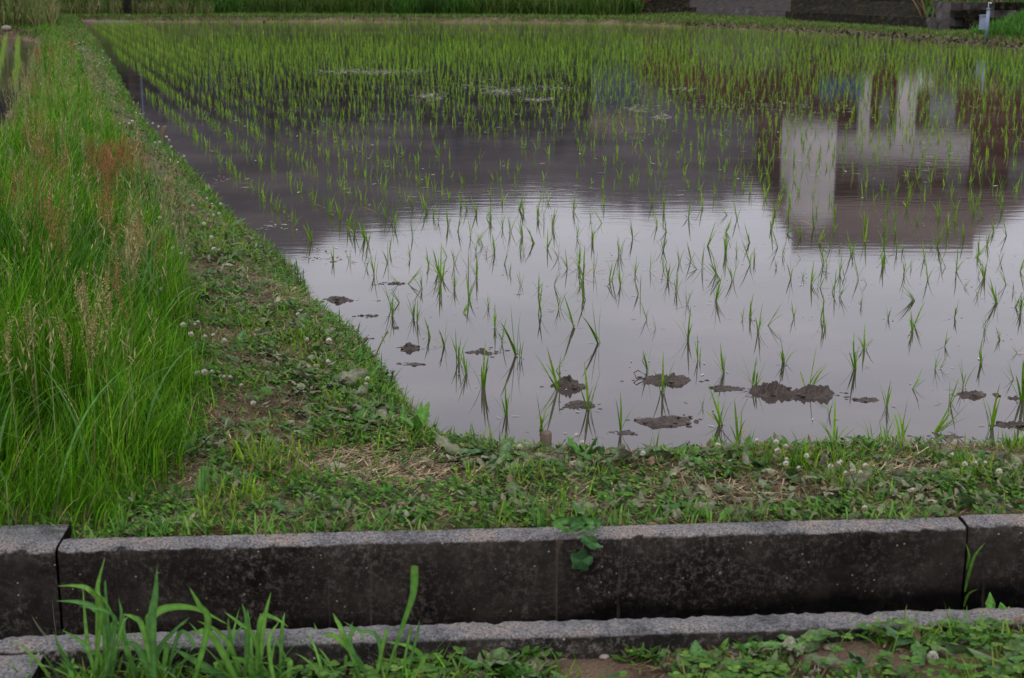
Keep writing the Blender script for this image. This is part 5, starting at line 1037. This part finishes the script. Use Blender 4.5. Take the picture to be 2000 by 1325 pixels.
for pts, w in [([(1310, 1250), (1100, 1180), (965, 1105)], 42), ([(1310, 1090), (1180, 1030), (1060, 1030)], 40), ([(1420, 1180), (1380, 980), (1350, 850)], 32), ([(1440, 1150), (1470, 980), (1512, 790)], 30), ([(1400, 1150), (1450, 960), (1520, 930), (1610, 985)], 28), ([(1580, 1150), (1575, 1000), (1590, 900)], 22), ([(1480, 1240), (1380, 1190), (1290, 1150)], 38), ([(1650, 1220), (1620, 1180), (1560, 1175)], 32), ([(1300, 1150), (1280, 1020), (1275, 930)], 20), ([(1380, 1271), (1200, 1190), (1470, 1185)], 26), ([(1500, 1200), (1420, 1050), (1330, 960), (1250, 900)], 26), ([(1540, 1250), (1500, 1080), (1560, 950)], 24), ([(1350, 1271), (1290, 1100), (1200, 1000), (1100, 950)], 28)]: bl('c', z3, pts, w)
for pts, w, b_ in [([(280, 1180), (400, 1000), (448, 850), (455, 700)], 46, True), ([(510, 1325), (500, 1230), (430, 1150), (290, 1120)], 32, False), ([(455, 1160), (470, 1080), (480, 1000)], 14, False), ([(430, 1150), (435, 1040)], 18, True), ([(250, 1200), (290, 1090), (320, 1050)], 22, False), ([(120, 1250), (60, 1080), (20, 1000), (0, 960)], 26, False), ([(90, 1250), (60, 1130), (-20, 1080), (-60, 1100)], 30, False), ([(300, 1200), (250, 1100), (150, 1060), (60, 1010)], 22, False), ([(130, 1280), (100, 1150), (130, 1050), (190, 1130)], 26, False)]: bl('d', z6, pts, w, b_)
bcol = [(.085, .2, .03), (.07, .175, .03), (.10, .22, .035), (.06, .15, .035)]
for key, lab in (('a', 'leftmost large fresh grass clump in front of the catch basin joint'), ('b', 'large grass clump with one tall upright blade before the gutter'), ('c', 'lower grass clump right of the tall-bladed one, near left'), ('d', 'grass clump with one blunt-tipped blade standing over the gutter edge')):
    L_ = CL[key]; bx = sum(p[0][0][0] for p in L_)/len(L_); Xb, Yb = gp(bx, 1352, .09); r = empty('grass_clump', (Xb, Yb, .08))
    for j, (pts, w, blunt) in enumerate(L_):
        Yj = Yb+.03+rng.normal(0, .02); n = len(pts); P = []
        for i, (x, y) in enumerate(pts):
            q = at(x, y, Yj+(.012*rng.normal() if i else 0)+.014*i*(1 if j % 2 else -1)); P.append((q[0], q[1], max(q[2], .06)))
        P[0] = (P[0][0]*.6+Xb*.4+rng.normal(0, .01), P[0][1], min(P[0][2], .08))
        B = Batch(); polyribbon(B, P, w/F*Yj*1.12, random.choice(bcol), blunt); me = B.mesh('leaf'); o = link('leaf', me, r, M_leaf); o.location = (-Xb, -Yb, -.08)
    for j in range({'a': 34, 'b': 34, 'c': 34, 'd': 12}[key]):
        B = Batch(); ribbons(B, np.array([[rng.normal(.03, .09), rng.normal(.03, .03), -.01]]), U(0, 6.28, 1), U(.1, .7, 1), U(.3, 1.4, 1), U(.08, .17, 1)*(.8 if key == 'd' else 1), U(.006, .012, 1), P_GRASS(8), pick(bcol, 1, .12), fold=.14)
        link('leaf', B.mesh('leaf'), r, M_leaf)
    tag(r, lab, 'grass clump')
# sparse clump at far lower left, taller tufts on the mown strip
def tuft(x, y, n, h, w, label, spread=.45, col=bcol, z=.15):
    X, Y = gp(x, y, z); z = float(hz(X, Y)); r = empty('grass_tuft', (X, Y, z-.005))
    for k in range(n):
        B = Batch(); ribbons(B, np.array([[rng.normal(0, .008), rng.normal(0, .008), 0]]), U(0, 6.28, 1), np.abs(rng.normal(.1, spread, 1)), U(.2, .9, 1), h*U(.6, 1.1, 1), w*U(.8, 1.2, 1), P_GRASS(7), pick(col, 1, .1), fold=.15)
        link('blade', B.mesh('blade'), r, M_leaf)
    tag(r, label, 'grass tuft', 'taller grass tufts left standing on the banks')
tuft(40, 1335, 6, .12, .008, 'sparse grass tuft on the catch basin edge at the near left corner', z=.1)
for x, y, n, h, w, lab in [(240, 1035, 12, .10, .007, 'bushy light green tuft over the catch basin joint'), (320, 1040, 14, .075, .004, 'fine-bladed tuft beside the bushy one above the gutter'), (480, 1030, 9, .075, .008, 'tuft with broad curled blades above the long gutter section'), (390, 960, 6, .13, .007, 'tuft with one long arching blade on the bare left soil'),
    (620, 985, 7, .10, .007, 'upright tuft left of the bare soil patch'), (755, 1030, 12, .07, .007, 'low splayed tuft leaning on the gutter edge'), (860, 1030, 9, .065, .006, 'small tuft on gutter edge right of the splayed one'), (1052, 1020, 4, .12, .009, 'tall single-bladed tuft behind the hanging leaf'), (1430, 1015, 9, .05, .005, 'low tuft above the middle of the long gutter'), (1560, 1025, 8, .055, .005, 'low tuft right of the middle above the gutter'), (1800, 1005, 7, .07, .006, 'curling tuft left of the weedy joint'), (1930, 1000, 9, .06, .005, 'short tuft right of the weedy joint')]: tuft(x, y, n, h, w, lab)
# horsetail shoots and weed in the joint
def shoots(x, y, n, h, lab, nm, z=.10, cat='shoot', sp=.02, rad=.002):
    X, Y = gp(x, y, z); z = float(hz(X, Y)); r = empty(nm, (X, Y, z))
    for k in range(n):
        a, b = rng.normal(0, sp), rng.normal(0, sp*.6); hh = h*rng.uniform(.6, 1.05); v, f = tube([(a, b, 0), (a+rng.normal(0, .004), b, hh*.5), (a+rng.normal(0, .008), b, hh)], [rad, rad, rad*.5], 5)
        me = bpy.data.meshes.new('stem'); me.from_pydata([tuple(q) for q in v], [], f); c = me.color_attributes.new('col', 'FLOAT_COLOR', 'POINT'); c.data.foreach_set('color', [.08, .19, .03, 1]*len(v)); link('stem', me, r, M_leaf)
    tag(r, lab, cat)
shoots(1735, 1238, 10, .14, 'cluster of thin green horsetail shoots rising over the right gutter edge', 'horsetail'); shoots(1385, 1225, 2, .075, 'single short horsetail shoot at the middle of the near gutter edge', 'horsetail', sp=.003)
for x, lab in ((505, 'fine upright horsetail shoots inside the lower left grass clump'), (410, 'fine horsetail shoots right of the tall-bladed grass clump')): shoots(x, 1290, 16, .085, lab, 'horsetail', sp=.03, rad=.0013)
jx = gutter_pt(jR+.003, -.006, .0); r = empty('joint_weed', jx)
for pts, w in [([(0, 0, -.02), (.004, -.012, .04), (.012, -.02, .085), (.03, -.035, .125)], .009), ([(0, 0, .04), (0, -.012, .08), (-.012, -.018, .115)], .007), ([(0, 0, -.06), (.004, -.015, -.02), (.02, -.03, .0)], .007)]:
    B = Batch(); polyribbon(B, pts, w, (.09, .2, .03)); link('leaf', B.mesh('leaf'), r, M_leaf)
for i in range(9):
    B = Batch(); k = 1; ribbons(B, np.array([[rng.normal(0.01, .02), -.012-.01*rng.random(), rng.uniform(-.13, -.06)]]), U(3.6, 5.8, 1), U(.6, 1.6, 1), U(0, .6, 1), U(.02, .035, 1), U(.014, .022, 1), P_OVAL(5), pick([(.05, .13, .03), (.08, .17, .03)], 1, .1), fold=.15); link('leaf', B.mesh('leaf'), r, M_leaf)
tag(r, 'bright weed growing out of the right-hand gutter joint', 'weed')
# dry weed in the catch basin joint, seed stalks by the water
def stalk(x, y, z, h, label, lean=0., col=(.14, .2, .06), head=(.28, .3, .12)):
    X, Y = gp(x, y, z); z = float(max(hz(X, Y), 0)); r = empty('seed_stalk', (X, Y, z)); B = Batch()
    for a in (0, 1.57): ribbons(B, np.zeros((1, 3)), np.zeros(1), np.array([lean]), np.array([lean*.6]), np.array([h]), np.array([.004]), np.ones(7)*.9, np.array([col]), roll=np.array([a]))
    link('stem', B.mesh('stem'), r, M_leaf); B = Batch(); k = 60; t = U(.5, 1., k); P = np.c_[np.sin(lean*(1+.3*t))*h*t, 0*t, np.cos(lean*(1+.3*t))*h*t]+rng.normal(0, .003, (k, 3))
    ribbons(B, P, U(0, 6.28, k), U(.2, 1.4, k), np.zeros(k), U(.008, .015, k), U(.003, .005, k), P_OVAL(2), pick([head], k, .15)); link('seed_head', B.mesh('seed_head'), r, M_dry)
    tag(r, label, 'seed stalk')
stalk(722, 705, .05, .17, 'leaning yellow-green seed stalk over the water at the left bank', .35); stalk(760, 745, .05, .08, 'short dark green seed spike right of the leaning stalk', .15, head=(.06, .12, .03)); stalk(700, 690, .08, .15, 'straight seed stalk left of the leaning one at the bank', -.1)
stalk(1336, 905, .03, .075, 'brownish seed spike at the near water edge right of centre', .1, head=(.16, .09, .05)); stalk(625, 690, .1, .09, 'pale seed stalk in the bank fringe', -.15)
q = gutter_pt(-.01, -.005, -.0); r = empty('dry_weed', q)
for pts, w in [([(0, 0, -.12), (0, -.02, -.02), (.003, -.03, .04)], .002), ([(0, -.01, -.10), (-.03, -.03, -.04), (-.045, -.04, .0)], .006), ([(0, -.01, -.13), (-.03, -.03, -.11), (-.055, -.04, -.07)], .005), ([(0, -.01, -.12), (.02, -.03, -.08), (.04, -.04, -.05)], .002), ([(0, -.01, -.11), (.01, -.03, -.07), (.035, -.035, -.02)], .002)]:
    B = Batch(); polyribbon(B, pts, w, (.14, .15, .09)); link('stem', B.mesh('stem'), r, M_dry)
tag(r, 'spindly dry grey weed rising from the catch basin joint', 'weed')
